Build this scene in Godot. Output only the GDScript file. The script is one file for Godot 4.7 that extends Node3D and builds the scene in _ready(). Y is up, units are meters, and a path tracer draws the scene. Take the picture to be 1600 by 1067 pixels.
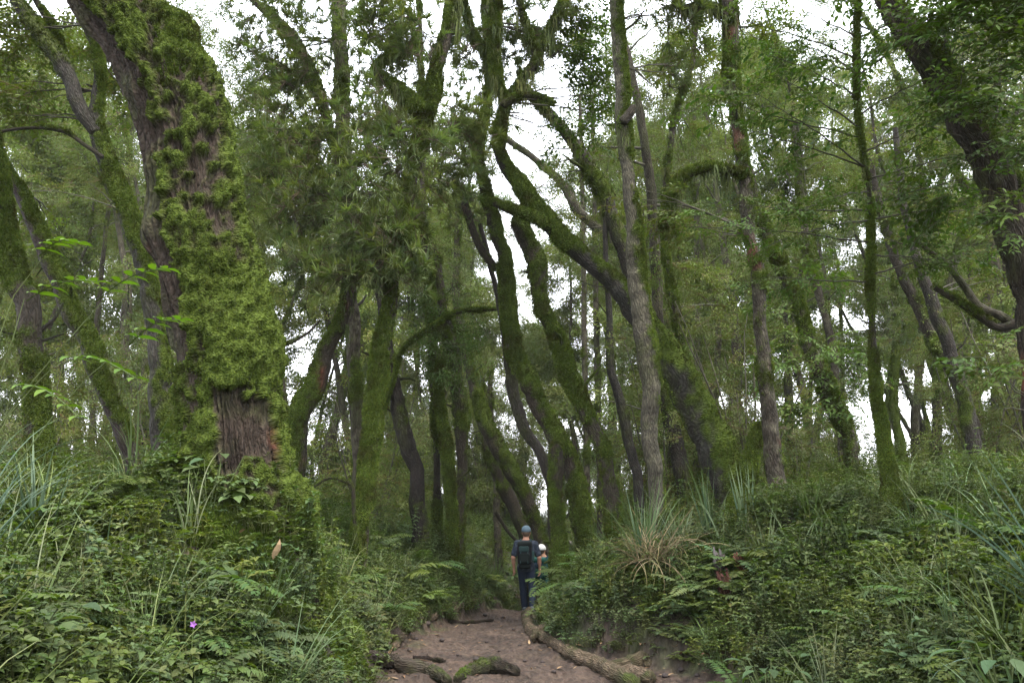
extends Node3D
# A trodden path through a mossy mountain forest on an overcast day.

const FOCAL := 1244.0            # focal length in pixels of the 1600 x 1067 photograph
const PITCH := 0.2109            # camera looks up by about 12 degrees
const EYE := Vector3(0, 1.6, 0)

var rng := RandomNumberGenerator.new()
var noise_a := FastNoiseLite.new()
var noise_b := FastNoiseLite.new()
var noise_c := FastNoiseLite.new()
var mat := {}
var lib := {}
var taken := {}

# ------------------------------------------------------------------ small builders
class MB:
	var v := PackedVector3Array()
	var n := PackedVector3Array()
	var c := PackedColorArray()
	var uv := PackedVector2Array()
	var ix := PackedInt32Array()
	func point(p: Vector3, col: Color) -> int:
		v.append(p)
		c.append(col)
		return v.size() - 1
	func full(p: Vector3, nn: Vector3, col: Color, t: Vector2) -> int:
		v.append(p)
		n.append(nn)
		c.append(col)
		uv.append(t)
		return v.size() - 1
	func tri(a: int, b: int, d: int) -> void:
		ix.append(a)
		ix.append(b)
		ix.append(d)
	func quad(a: int, b: int, d: int, e: int) -> void:
		tri(a, b, d)
		tri(a, d, e)
	func mesh(m: Material) -> ArrayMesh:
		var arr := []
		arr.resize(Mesh.ARRAY_MAX)
		arr[Mesh.ARRAY_VERTEX] = v
		if n.size() == v.size():
			arr[Mesh.ARRAY_NORMAL] = n
		if c.size() == v.size():
			arr[Mesh.ARRAY_COLOR] = c
		if uv.size() == v.size():
			arr[Mesh.ARRAY_TEX_UV] = uv
		arr[Mesh.ARRAY_INDEX] = ix
		var am := ArrayMesh.new()
		am.add_surface_from_arrays(Mesh.PRIMITIVE_TRIANGLES, arr)
		am.surface_set_material(0, m)
		return am
	func smooth() -> void:
		n.resize(v.size())
		n.fill(Vector3.ZERO)
		for k in range(0, ix.size(), 3):
			var fn := (v[ix[k + 2]] - v[ix[k]]).cross(v[ix[k + 1]] - v[ix[k]])
			n[ix[k]] += fn
			n[ix[k + 1]] += fn
			n[ix[k + 2]] += fn
		for k in n.size():
			n[k] = n[k].normalized()

class SC:
	var buf := PackedFloat32Array()
	var count := 0
	func put(b: Basis, o: Vector3, col: Color) -> void:
		count += 1
		buf.append_array(PackedFloat32Array([b.x.x, b.y.x, b.z.x, o.x, b.x.y, b.y.y, b.z.y, o.y, b.x.z, b.y.z, b.z.z, o.z, col.r, col.g, col.b, 1.0]))

class Trunk:
	var pos := PackedVector3Array()
	var rad := PackedFloat32Array()
	var node: Node3D
	var moss_at := PackedVector3Array()
	var moss_n := PackedVector3Array()
	var moss_m := PackedFloat32Array()

func numbered(called: String) -> String:
	var k: int = taken.get(called, 0)
	taken[called] = k + 1
	return called if k == 0 else "%s_%03d" % [called, k]

func thing(called: String, label: String, category: String, at := Vector3.ZERO, group := "") -> Node3D:
	var o := Node3D.new()
	o.name = numbered(called)
	add_child(o)
	o.position = at
	tag(o, label, category, group)
	return o

func tag(o: Node, label: String, category: String, group := "", kind := "") -> void:
	if label != "":
		o.set_meta("label", label)
	if category != "":
		o.set_meta("category", category)
	if group != "":
		o.set_meta("group", group)
	if kind != "":
		o.set_meta("kind", kind)

func part(called: String, mesh: Mesh, parent: Node3D) -> MeshInstance3D:
	var o := MeshInstance3D.new()
	o.name = called if parent != self else numbered(called)
	o.mesh = mesh
	parent.add_child(o, true)
	return o

func multi(called: String, sc: SC, mesh: Mesh, parent: Node3D, kind := "stuff") -> MultiMeshInstance3D:
	if sc.count == 0:
		return null
	var mm := MultiMesh.new()
	mm.transform_format = MultiMesh.TRANSFORM_3D
	mm.use_colors = true
	mm.mesh = mesh
	mm.instance_count = sc.count
	mm.buffer = sc.buf
	var o := MultiMeshInstance3D.new()
	o.name = called if parent != self else numbered(called)
	o.multimesh = mm
	parent.add_child(o, true)
	if kind != "":
		o.set_meta("kind", kind)
	return o

# a point of the place: seen in the photograph at that column and row, d metres down the path from the eye
func P(px: float, py: float, d: float) -> Vector3:
	var x := (px - 800.0) / FOCAL
	var y := (533.5 - py) / FOCAL
	var yy := y * cos(PITCH) + sin(PITCH)
	var zz := y * sin(PITCH) - cos(PITCH)
	var s := d / -zz
	return EYE + Vector3(x * s, yy * s, -d)

func S(py: float, d: float) -> float:
	var y := (533.5 - py) / FOCAL
	return d / (cos(PITCH) - y * sin(PITCH)) / FOCAL

func rr(a: float, b: float) -> float:
	return rng.randf_range(a, b)

func vary(c: Color, k: float) -> Color:
	var f := 1.0 + rr(-k, k)
	var w := rr(-k, k) * 0.35
	return Color(c.r * f * (1.0 + w), c.g * f, c.b * f * (1.0 - w))

# ------------------------------------------------------------------ terrain
func pathway(z: float) -> Vector3:          # centre, half width to the left, half width to the right
	var d := -z
	var k := [[0.0, 0.1, 1.4, 1.6], [5.0, 0.0, 1.2, 2.2], [7.3, -0.1, 1.05, 2.3], [8.6, -0.3, 1.0, 2.0], [10.0, -0.55, 0.92, 1.1], [12.7, -0.5, 0.75, 0.85], [15.5, -0.15, 0.7, 0.75], [18.0, 0.3, 0.7, 0.7], [21.0, 1.0, 0.7, 0.7], [26.0, 2.6, 0.8, 0.8], [60.0, 6.0, 1.0, 1.0]]
	for i in range(1, k.size()):
		if d <= k[i][0]:
			var t: float = clampf((d - k[i - 1][0]) / (k[i][0] - k[i - 1][0]), 0, 1)
			return Vector3(lerpf(k[i - 1][1], k[i][1], t), lerpf(k[i - 1][2], k[i][2], t), lerpf(k[i - 1][3], k[i][3], t))
	return Vector3(6, 1, 1)

func off_path(x: float, z: float) -> float:   # metres outside the trodden strip, negative on it
	var p := pathway(z)
	return (x - p.x) - p.z if x > p.x else (p.x - x) - p.y

func height(x: float, z: float) -> float:
	var d := -z
	var level := -0.42 * smoothstep(9.0, 17.5, d) - 0.85 * smoothstep(17.5, 22.0, d) - 0.4 * smoothstep(22.0, 30.0, d)
	var t := off_path(x, z)
	var p := pathway(z)
	var bank := 0.0
	if t > 0:
		var high := 1.75 + 0.7 * smoothstep(15.0, 45.0, d)
		bank = high * (1.0 - exp(-t / 2.2)) + 0.18 * smoothstep(0.0, 0.25, t)
		if x > p.x and d < 10.0:
			bank *= lerpf(1.0, 0.85, smoothstep(10.0, 7.0, d))
		bank += noise_a.get_noise_2d(x * 9.0, z * 9.0) * 0.28 * smoothstep(0.0, 1.5, t)
		level *= exp(-t / 7.0)
	var m := Vector2(x + 2.55, z + 7.55)
	bank += 0.85 * exp(-m.length_squared() / 1.35) * smoothstep(-0.15, 0.8, t)
	var rough := noise_a.get_noise_2d(x * 30.0 + 50.0, z * 30.0) * 0.05 + noise_b.get_noise_2d(x * 70.0, z * 70.0) * 0.04
	var rut := 0.05 * smoothstep(-0.05, -0.6, t)
	return level + bank + rough - rut

func on_ground(x: float, z: float, lift := 0.0) -> Vector3:
	return Vector3(x, height(x, z) + lift, z)

# ------------------------------------------------------------------ materials
func noise_image(w: int, h: int, fx: float, fy: float, seed_: int, ridged: bool, octaves := 4) -> Image:
	var n := FastNoiseLite.new()
	n.seed = seed_
	n.noise_type = FastNoiseLite.TYPE_SIMPLEX_SMOOTH
	n.frequency = 1.0
	n.fractal_type = FastNoiseLite.FRACTAL_RIDGED if ridged else FastNoiseLite.FRACTAL_FBM
	n.fractal_octaves = octaves
	var im := Image.create(w, h, false, Image.FORMAT_RGB8)
	for j in h:
		var vv := absf(float(j) / h * 2.0 - 1.0)      # runs there and back: no seam
		for i in w:
			var a := TAU * i / w
			var g := n.get_noise_3d(cos(a) * fx, sin(a) * fx, vv * fy) * 0.5 + 0.5
			g = clampf(g, 0, 1)
			im.set_pixel(i, j, Color(g, g, g))
	return im

func graded(src: Image, ramp: Array) -> ImageTexture:     # grey image -> colours (sRGB)
	var im := Image.create(src.get_width(), src.get_height(), false, Image.FORMAT_RGB8)
	for j in src.get_height():
		for i in src.get_width():
			var g := src.get_pixel(i, j).r * (ramp.size() - 1)
			var k := mini(int(g), ramp.size() - 2)
			im.set_pixel(i, j, (ramp[k] as Color).lerp(ramp[k + 1], g - k))
	return ImageTexture.create_from_image(im)

func plain(rough: float, spec := 0.5) -> StandardMaterial3D:
	var m := StandardMaterial3D.new()
	m.vertex_color_use_as_albedo = true
	m.roughness = rough
	m.metallic_specular = spec
	m.cull_mode = BaseMaterial3D.CULL_DISABLED
	return m

func make_materials() -> void:
	mat.leaf = plain(0.58, 0.32)
	mat.leaf.backlight_enabled = true
	mat.leaf.backlight = Color(0.82, 0.88, 0.4)
	mat.blade = plain(0.5, 0.4)
	mat.blade.backlight_enabled = true
	mat.blade.backlight = Color(0.35, 0.4, 0.25)
	mat.moss = plain(0.9, 0.2)
	mat.moss.backlight_enabled = true
	mat.moss.backlight = Color(0.4, 0.45, 0.15)
	mat.dry = plain(0.75, 0.3)
	var bark := noise_image(512, 512, 2.8, 5.0, 11, true, 5)
	var bark_tone := graded(bark, [Color(1, 1, 1), Color(1, 0.99, 0.97), Color(0.9, 0.88, 0.86), Color(0.74, 0.72, 0.70), Color(0.52, 0.5, 0.48)])
	mat.bark = plain(0.85, 0.3)
	mat.bark.albedo_texture = bark_tone
	mat.bark.heightmap_enabled = true
	mat.bark.heightmap_flip_texture = true
	mat.bark.heightmap_texture = ImageTexture.create_from_image(bark)
	mat.bark.heightmap_scale = 4.0
	var soil := noise_image(512, 512, 4.0, 8.0, 5, false, 6)
	mat.soil = plain(0.8, 0.4)
	mat.soil.albedo_texture = graded(soil, [Color(0.42, 0.4, 0.39), Color(0.7, 0.68, 0.67), Color(0.93, 0.92, 0.91), Color(1, 1, 1)])
	mat.soil.heightmap_enabled = true
	mat.soil.heightmap_texture = ImageTexture.create_from_image(soil)
	mat.soil.heightmap_scale = 5.0
	var grain := noise_image(512, 512, 5.0, 31.0, 17, false, 3)
	mat.mossbed = plain(0.95, 0.1)
	mat.mossbed.albedo_texture = graded(grain, [Color(0.5, 0.5, 0.45), Color(0.75, 0.76, 0.7), Color(1, 1, 1), Color(1, 1, 1)])
	mat.mossbed.heightmap_enabled = true
	mat.mossbed.heightmap_texture = ImageTexture.create_from_image(grain)
	mat.mossbed.heightmap_scale = 4.0

# ------------------------------------------------------------------ leaves
func leaf4(mb: MB, o: Vector3, d: Vector3, up: Vector3, l: float, w: float, col: Color) -> void:
	var side := d.cross(up).normalized()
	var nn := side.cross(d).normalized()
	var mid := o + d * l * 0.45
	var a := mb.point(o, col)
	var b := mb.point(mid + side * w * 0.5 + nn * w * 0.12, col)
	var c := mb.point(mid, col)
	var e := mb.point(mid - side * w * 0.5 + nn * w * 0.12, col)
	var f := mb.point(o + d * l - nn * l * 0.12, col)
	mb.tri(a, b, c)
	mb.tri(a, c, e)
	mb.tri(b, f, c)
	mb.tri(c, f, e)

func leaf8(mb: MB, o: Vector3, d: Vector3, up: Vector3, l: float, w: float, col: Color, droop := 0.2) -> void:
	var side := d.cross(up).normalized()
	var nn := side.cross(d).normalized()
	var prev := []
	for k in [[0.0, 0.04, 0.0], [0.22, 0.8, 0.03], [0.48, 1.0, 0.1], [0.78, 0.6, 0.4], [1.0, 0.0, 1.0]]:
		var p: Vector3 = o + d * l * k[0] - nn * l * droop * k[2]
		var hw: float = w * 0.5 * k[1]
		var row := [mb.point(p + side * hw + nn * hw * 0.28, col), mb.point(p, col), mb.point(p - side * hw + nn * hw * 0.28, col)]
		if prev:
			mb.quad(prev[0], row[0], row[1], prev[1])
			mb.quad(prev[1], row[1], row[2], prev[2])
		prev = row

func strap(mb: MB, o: Vector3, d: Vector3, up: Vector3, l: float, w: float, fall: float, seg: int, col: Color, tip: Color, twist := 0.0) -> void:
	var p := o
	var dir := d.normalized()
	var side := d.cross(up).normalized()
	var prev := []
	for k in seg + 1:
		var t := float(k) / seg
		var hw := w * 0.5 * (0.6 + 0.4 * sin(PI * minf(1.0, t * 1.6))) * (1.0 - pow(t, 3.0)) + 0.0006
		var s2 := side.rotated(dir, twist * t)
		var nn := s2.cross(dir).normalized()
		var cc := col.lerp(tip, smoothstep(0.6, 1.0, t))
		var row := [mb.point(p + s2 * hw + nn * hw * 0.35, cc), mb.point(p, cc), mb.point(p - s2 * hw + nn * hw * 0.35, cc)]
		if prev:
			mb.quad(prev[0], row[0], row[1], prev[1])
			mb.quad(prev[1], row[1], row[2], prev[2])
		prev = row
		p += dir * (l / seg)
		dir = (dir + Vector3.DOWN * fall / seg * (0.4 + 1.4 * t)).normalized()

func twig(mb: MB, a: Vector3, b: Vector3, ra: float, rb: float, col: Color) -> void:
	var d := (b - a).normalized()
	var s := d.cross(Vector3(0.3, 0.9, 0.2)).normalized()
	var u := s.cross(d)
	var base := mb.v.size()
	for k in 3:
		var q := s * cos(TAU * k / 3) + u * sin(TAU * k / 3)
		mb.point(a + q * ra, col)
		mb.point(b + q * rb, col)
	for k in 3:
		var m := (k + 1) % 3
		mb.quad(base + k * 2, base + k * 2 + 1, base + m * 2 + 1, base + m * 2)

const TWIG := Color(1.1, 0.55, 1.6)

func tone(k := 0.25) -> Color:
	var f := 1.0 + rr(-k, k)
	return Color(f * (1.0 + rr(-0.12, 0.2)), f, f * (1.0 + rr(-0.2, 0.2)))

func jit(k: float) -> Vector3:
	return Vector3(rr(-k, k), rr(-k, k), rr(-k, k))

func spray_broad(n: int, l: float, w: float, reach: float) -> ArrayMesh:
	var mb := MB.new()
	var runs := [[Vector3.ZERO, Vector3(1, 0.05, 0), reach]]
	for k in 4:
		var t := rr(0.15, 0.75)
		var s := 1.0 if k % 2 == 0 else -1.0
		runs.append([Vector3(reach * t, -0.06 * t * t, 0), Vector3(rr(0.5, 0.9), rr(-0.2, 0.25), s * rr(0.5, 1.0)).normalized(), reach * rr(0.35, 0.6)])
	for r in runs:
		var o: Vector3 = r[0]
		var d: Vector3 = r[1]
		var length: float = r[2]
		var steps := 4
		var p := o
		for k in steps:
			var q := p + d * length / steps
			twig(mb, p, q, 0.004, 0.003, TWIG)
			p = q
			d = (d + Vector3.DOWN * 0.08).normalized()
		d = r[1]
		var many := int(n * length / (reach * 2.9))
		for k in many:
			var t := (k + 1.0) / many
			var at := o + d * length * t + Vector3.DOWN * 0.11 * t * t * length
			var side := d.cross(Vector3.UP).normalized() * (1.0 if k % 2 == 0 else -1.0)
			var ld := (d * rr(0.3, 0.9) + side * rr(0.6, 1.2) + Vector3.DOWN * rr(-0.1, 0.5) + jit(0.15)).normalized()
			leaf8(mb, at, ld, (Vector3.UP + jit(0.5)).normalized(), l * rr(0.7, 1.2), w * rr(0.75, 1.15), tone())
	return mb.mesh(mat.leaf)

func spray_fine(n: int, l: float, w: float, size: float) -> ArrayMesh:
	var mb := MB.new()
	for k in 5:
		var d := Vector3(rr(0.4, 1), rr(-0.5, 0.5), rr(-0.9, 0.9)).normalized()
		var length := size * rr(0.6, 1.1)
		twig(mb, Vector3.ZERO, d * length, 0.004, 0.002, TWIG)
		for j in n / 5:
			var at := d * length * rr(0.2, 1.05) + jit(0.05 + size * 0.12)
			var ld := (d * 0.6 + jit(0.9) + Vector3.DOWN * 0.25).normalized()
			leaf4(mb, at, ld, (Vector3.UP + jit(0.7)).normalized(), l * rr(0.6, 1.25), w * rr(0.7, 1.2), tone())
	return mb.mesh(mat.leaf)

func spray_needle(rosettes: int) -> ArrayMesh:
	var mb := MB.new()
	for k in rosettes:
		var d := Vector3(rr(0.2, 1), rr(-0.5, 0.4), rr(-0.8, 0.8)).normalized()
		var tip := d * rr(0.12, 0.42)
		twig(mb, Vector3.ZERO, tip, 0.004, 0.003, TWIG)
		var turn := Basis(Quaternion(Vector3.UP, (d * 0.5 + Vector3.UP * 0.35).normalized()))
		for j in 14:
			var a := TAU * j * 0.381966
			var open := rr(0.3, 1.25)
			var ld := turn * Vector3(cos(a) * sin(open), cos(open), sin(a) * sin(open))
			strap(mb, tip - d * rr(0, 0.05), ld, Vector3.UP + jit(0.3), rr(0.12, 0.19), rr(0.012, 0.017), rr(0.5, 1.3), 4, tone(0.3), tone(0.3))
	return mb.mesh(mat.leaf)

func beard_mesh(strands: int, most: float) -> ArrayMesh:
	var mb := MB.new()
	for k in strands:
		var o := Vector3(rr(-0.12, 0.12), 0, rr(-0.03, 0.03))
		var l := rr(0.08, most) * rr(0.5, 1)
		var w := rr(0.004, 0.010)
		var a := rr(0, PI)
		var s := Vector3(cos(a), 0, sin(a)) * w
		var col := tone(0.3)
		var p := o
		var prev := [mb.point(p - s, col), mb.point(p + s, col)]
		for j in 4:
			p += Vector3(rr(-0.02, 0.02), -l / 4, rr(-0.02, 0.02))
			var f := 1.0 - j / 4.2
			var row := [mb.point(p - s * f, col), mb.point(p + s * f, col)]
			mb.quad(prev[0], prev[1], row[1], row[0])
			prev = row
	return mb.mesh(mat.moss)

func tuft_mesh(blades: int, tall: float, wide: float, spread: float) -> ArrayMesh:
	var mb := MB.new()
	for k in blades:
		var a := rr(0, TAU)
		var lean := rr(0.0, 1.1)
		var d := Vector3(cos(a) * sin(lean), cos(lean), sin(a) * sin(lean))
		var o := Vector3(cos(a), 0, sin(a)) * rr(0, spread) - Vector3(0, tall * 0.15, 0)
		var s := d.cross(Vector3(rr(-1, 1), rr(-0.3, 0.3), rr(-1, 1))).normalized() * wide
		var col := tone(0.35)
		var l := tall * rr(0.55, 1.1)
		var i := mb.point(o - s * 0.6, col)
		mb.point(o + s * 0.6, col)
		mb.point(o + d * l * 0.6 + s, col)
		mb.point(o + d * l * 0.6 - s, col)
		mb.point(o + d * l, col)
		mb.quad(i, i + 1, i + 2, i + 3)
		mb.tri(i + 3, i + 2, i + 4)
	return mb.mesh(mat.moss)

func herb_mesh(stems: int, tall: float, l: float, w: float, gap: float) -> ArrayMesh:
	var mb := MB.new()
	for k in stems:
		var p := Vector3(rr(-0.1, 0.1), 0, rr(-0.1, 0.1))
		var d := (Vector3.UP + Vector3(rr(-0.45, 0.45), 0, rr(-0.45, 0.45))).normalized()
		var h := tall * rr(0.55, 1.0)
		var n := int(h / gap)
		var a := rr(0, TAU)
		for j in n:
			var q := p + d * gap
			twig(mb, p, q, 0.004, 0.003, Color(0.9, 0.8, 0.8))
			p = q
			d = (d + jit(0.12)).normalized()
			a += PI / 2 + rr(-0.3, 0.3)
			if j < 1 and n > 3:
				continue
			var f := 1.0 - 0.45 * float(j) / n
			for s in 2:
				var b := a + s * PI + rr(-0.2, 0.2)
				var ld := Vector3(cos(b), rr(-0.1, 0.35), sin(b)).normalized()
				leaf8(mb, p, ld, (Vector3.UP + jit(0.25)).normalized(), l * f * rr(0.75, 1.2), w * f * rr(0.8, 1.2), tone(), rr(0.1, 0.4))
		for s in 3:
			var b := a + s * TAU / 3
			leaf8(mb, p, Vector3(cos(b), 0.5, sin(b)).normalized(), Vector3.UP, l * 0.5, w * 0.5, tone())
	return mb.mesh(mat.leaf)

func cover_mesh(n: int, tall: float, l: float, w: float, reach: float) -> ArrayMesh:
	var mb := MB.new()
	for k in n:
		var a := rr(0, TAU)
		var r := sqrt(rr(0, 1)) * reach
		var top := Vector3(cos(a) * r, tall * rr(0.3, 1.0) * (1.0 - 0.4 * r / reach), sin(a) * r)
		twig(mb, Vector3(top.x * 0.6, 0, top.z * 0.6), top, 0.003, 0.002, Color(0.9, 0.8, 0.8))
		var b := rr(0, TAU)
		for s in 3:
			var g := b + s * TAU / 3 + rr(-0.3, 0.3)
			leaf8(mb, top, Vector3(cos(g), rr(-0.15, 0.25), sin(g)).normalized(), (Vector3.UP + jit(0.35)).normalized(), l * rr(0.6, 1.2), w * rr(0.7, 1.2), tone())
	return mb.mesh(mat.leaf)

func frond_into(mb: MB, o: Vector3, d: Vector3, l: float, w: float, pairs: int, fall: float, col := Color.WHITE) -> void:
	var p := o
	var dir := d.normalized()
	for k in pairs:
		var t := (k + 1.0) / pairs
		var q := p + dir * l / pairs
		twig(mb, p, q, 0.0035 * (1.1 - t), 0.0035 * (1.05 - t), col * Color(0.9, 0.75, 0.8))
		p = q
		var side := dir.cross(Vector3.UP).normalized()
		var up := side.cross(dir)
		if t > 0.12:
			var f := sin(PI * pow(1.0 - t, 0.75) * 0.92 + 0.12)
			for s in [-1.0, 1.0]:
				var ld: Vector3 = (side * s + dir * rr(0.25, 0.45) + Vector3.DOWN * rr(0.0, 0.3)).normalized()
				leaf4(mb, p, ld, up, w * 0.5 * f * rr(0.85, 1.1), l / pairs * 1.25, col * tone(0.15))
		dir = (dir + Vector3.DOWN * fall / pairs).normalized()

func fern_mesh(fronds: int, l: float) -> ArrayMesh:
	var mb := MB.new()
	for k in fronds:
		var a := TAU * k / fronds + rr(-0.3, 0.3)
		frond_into(mb, Vector3.ZERO, Vector3(cos(a), rr(0.7, 1.3), sin(a)), l * rr(0.7, 1.1), l * rr(0.32, 0.45), 18, rr(1.0, 1.7), tone(0.15))
	return mb.mesh(mat.leaf)

func grass_mesh(n: int, l: float, w: float) -> ArrayMesh:
	var mb := MB.new()
	for k in n:
		var a := rr(0, TAU)
		strap(mb, Vector3(rr(-0.05, 0.05), 0, rr(-0.05, 0.05)), Vector3(cos(a) * 0.5, rr(0.6, 1.4), sin(a) * 0.5).normalized(), Vector3(-sin(a), 0.1, cos(a)).cross(Vector3.UP), l * rr(0.5, 1.1), w, rr(0.6, 2.0), 6, tone(), tone())
	return mb.mesh(mat.blade)

func make_library() -> void:
	lib.broad = [spray_broad(34, 0.088, 0.042, 0.55), spray_broad(30, 0.08, 0.04, 0.6), spray_broad(38, 0.085, 0.038, 0.5)]
	lib.fine = [spray_fine(110, 0.06, 0.024, 0.42), spray_fine(110, 0.065, 0.022, 0.4), spray_fine(100, 0.055, 0.026, 0.45)]
	lib.far = [spray_fine(120, 0.10, 0.045, 0.6), spray_fine(110, 0.09, 0.05, 0.65), spray_fine(120, 0.11, 0.04, 0.6)]
	lib.needle = [spray_needle(5), spray_needle(6), spray_needle(5)]
	lib.beard = [beard_mesh(26, 0.5), beard_mesh(22, 0.35), beard_mesh(30, 0.7)]
	lib.tuft = [tuft_mesh(16, 0.034, 0.0028, 0.016), tuft_mesh(16, 0.03, 0.003, 0.016)]
	lib.clump = [tuft_mesh(26, 0.055, 0.005, 0.035), tuft_mesh(26, 0.05, 0.0055, 0.035)]
	lib.herb = [herb_mesh(4, 0.5, 0.085, 0.045, 0.055), herb_mesh(5, 0.42, 0.075, 0.036, 0.05), herb_mesh(3, 0.6, 0.1, 0.055, 0.07)]
	lib.tall = [herb_mesh(7, 1.2, 0.13, 0.055, 0.08), herb_mesh(8, 1.0, 0.11, 0.05, 0.07), herb_mesh(6, 1.4, 0.12, 0.06, 0.09)]
	lib.cover = [cover_mesh(30, 0.22, 0.05, 0.03, 0.22), cover_mesh(26, 0.28, 0.06, 0.032, 0.24), cover_mesh(34, 0.18, 0.042, 0.028, 0.2)]
	lib.fern = [fern_mesh(8, 0.55), fern_mesh(7, 0.65), fern_mesh(9, 0.5)]
	lib.dock = [cover_mesh(7, 0.3, 0.15, 0.085, 0.2), cover_mesh(6, 0.24, 0.13, 0.09, 0.2)]
	lib.grass = [grass_mesh(22, 0.55, 0.009), grass_mesh(16, 0.8, 0.012)]

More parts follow.
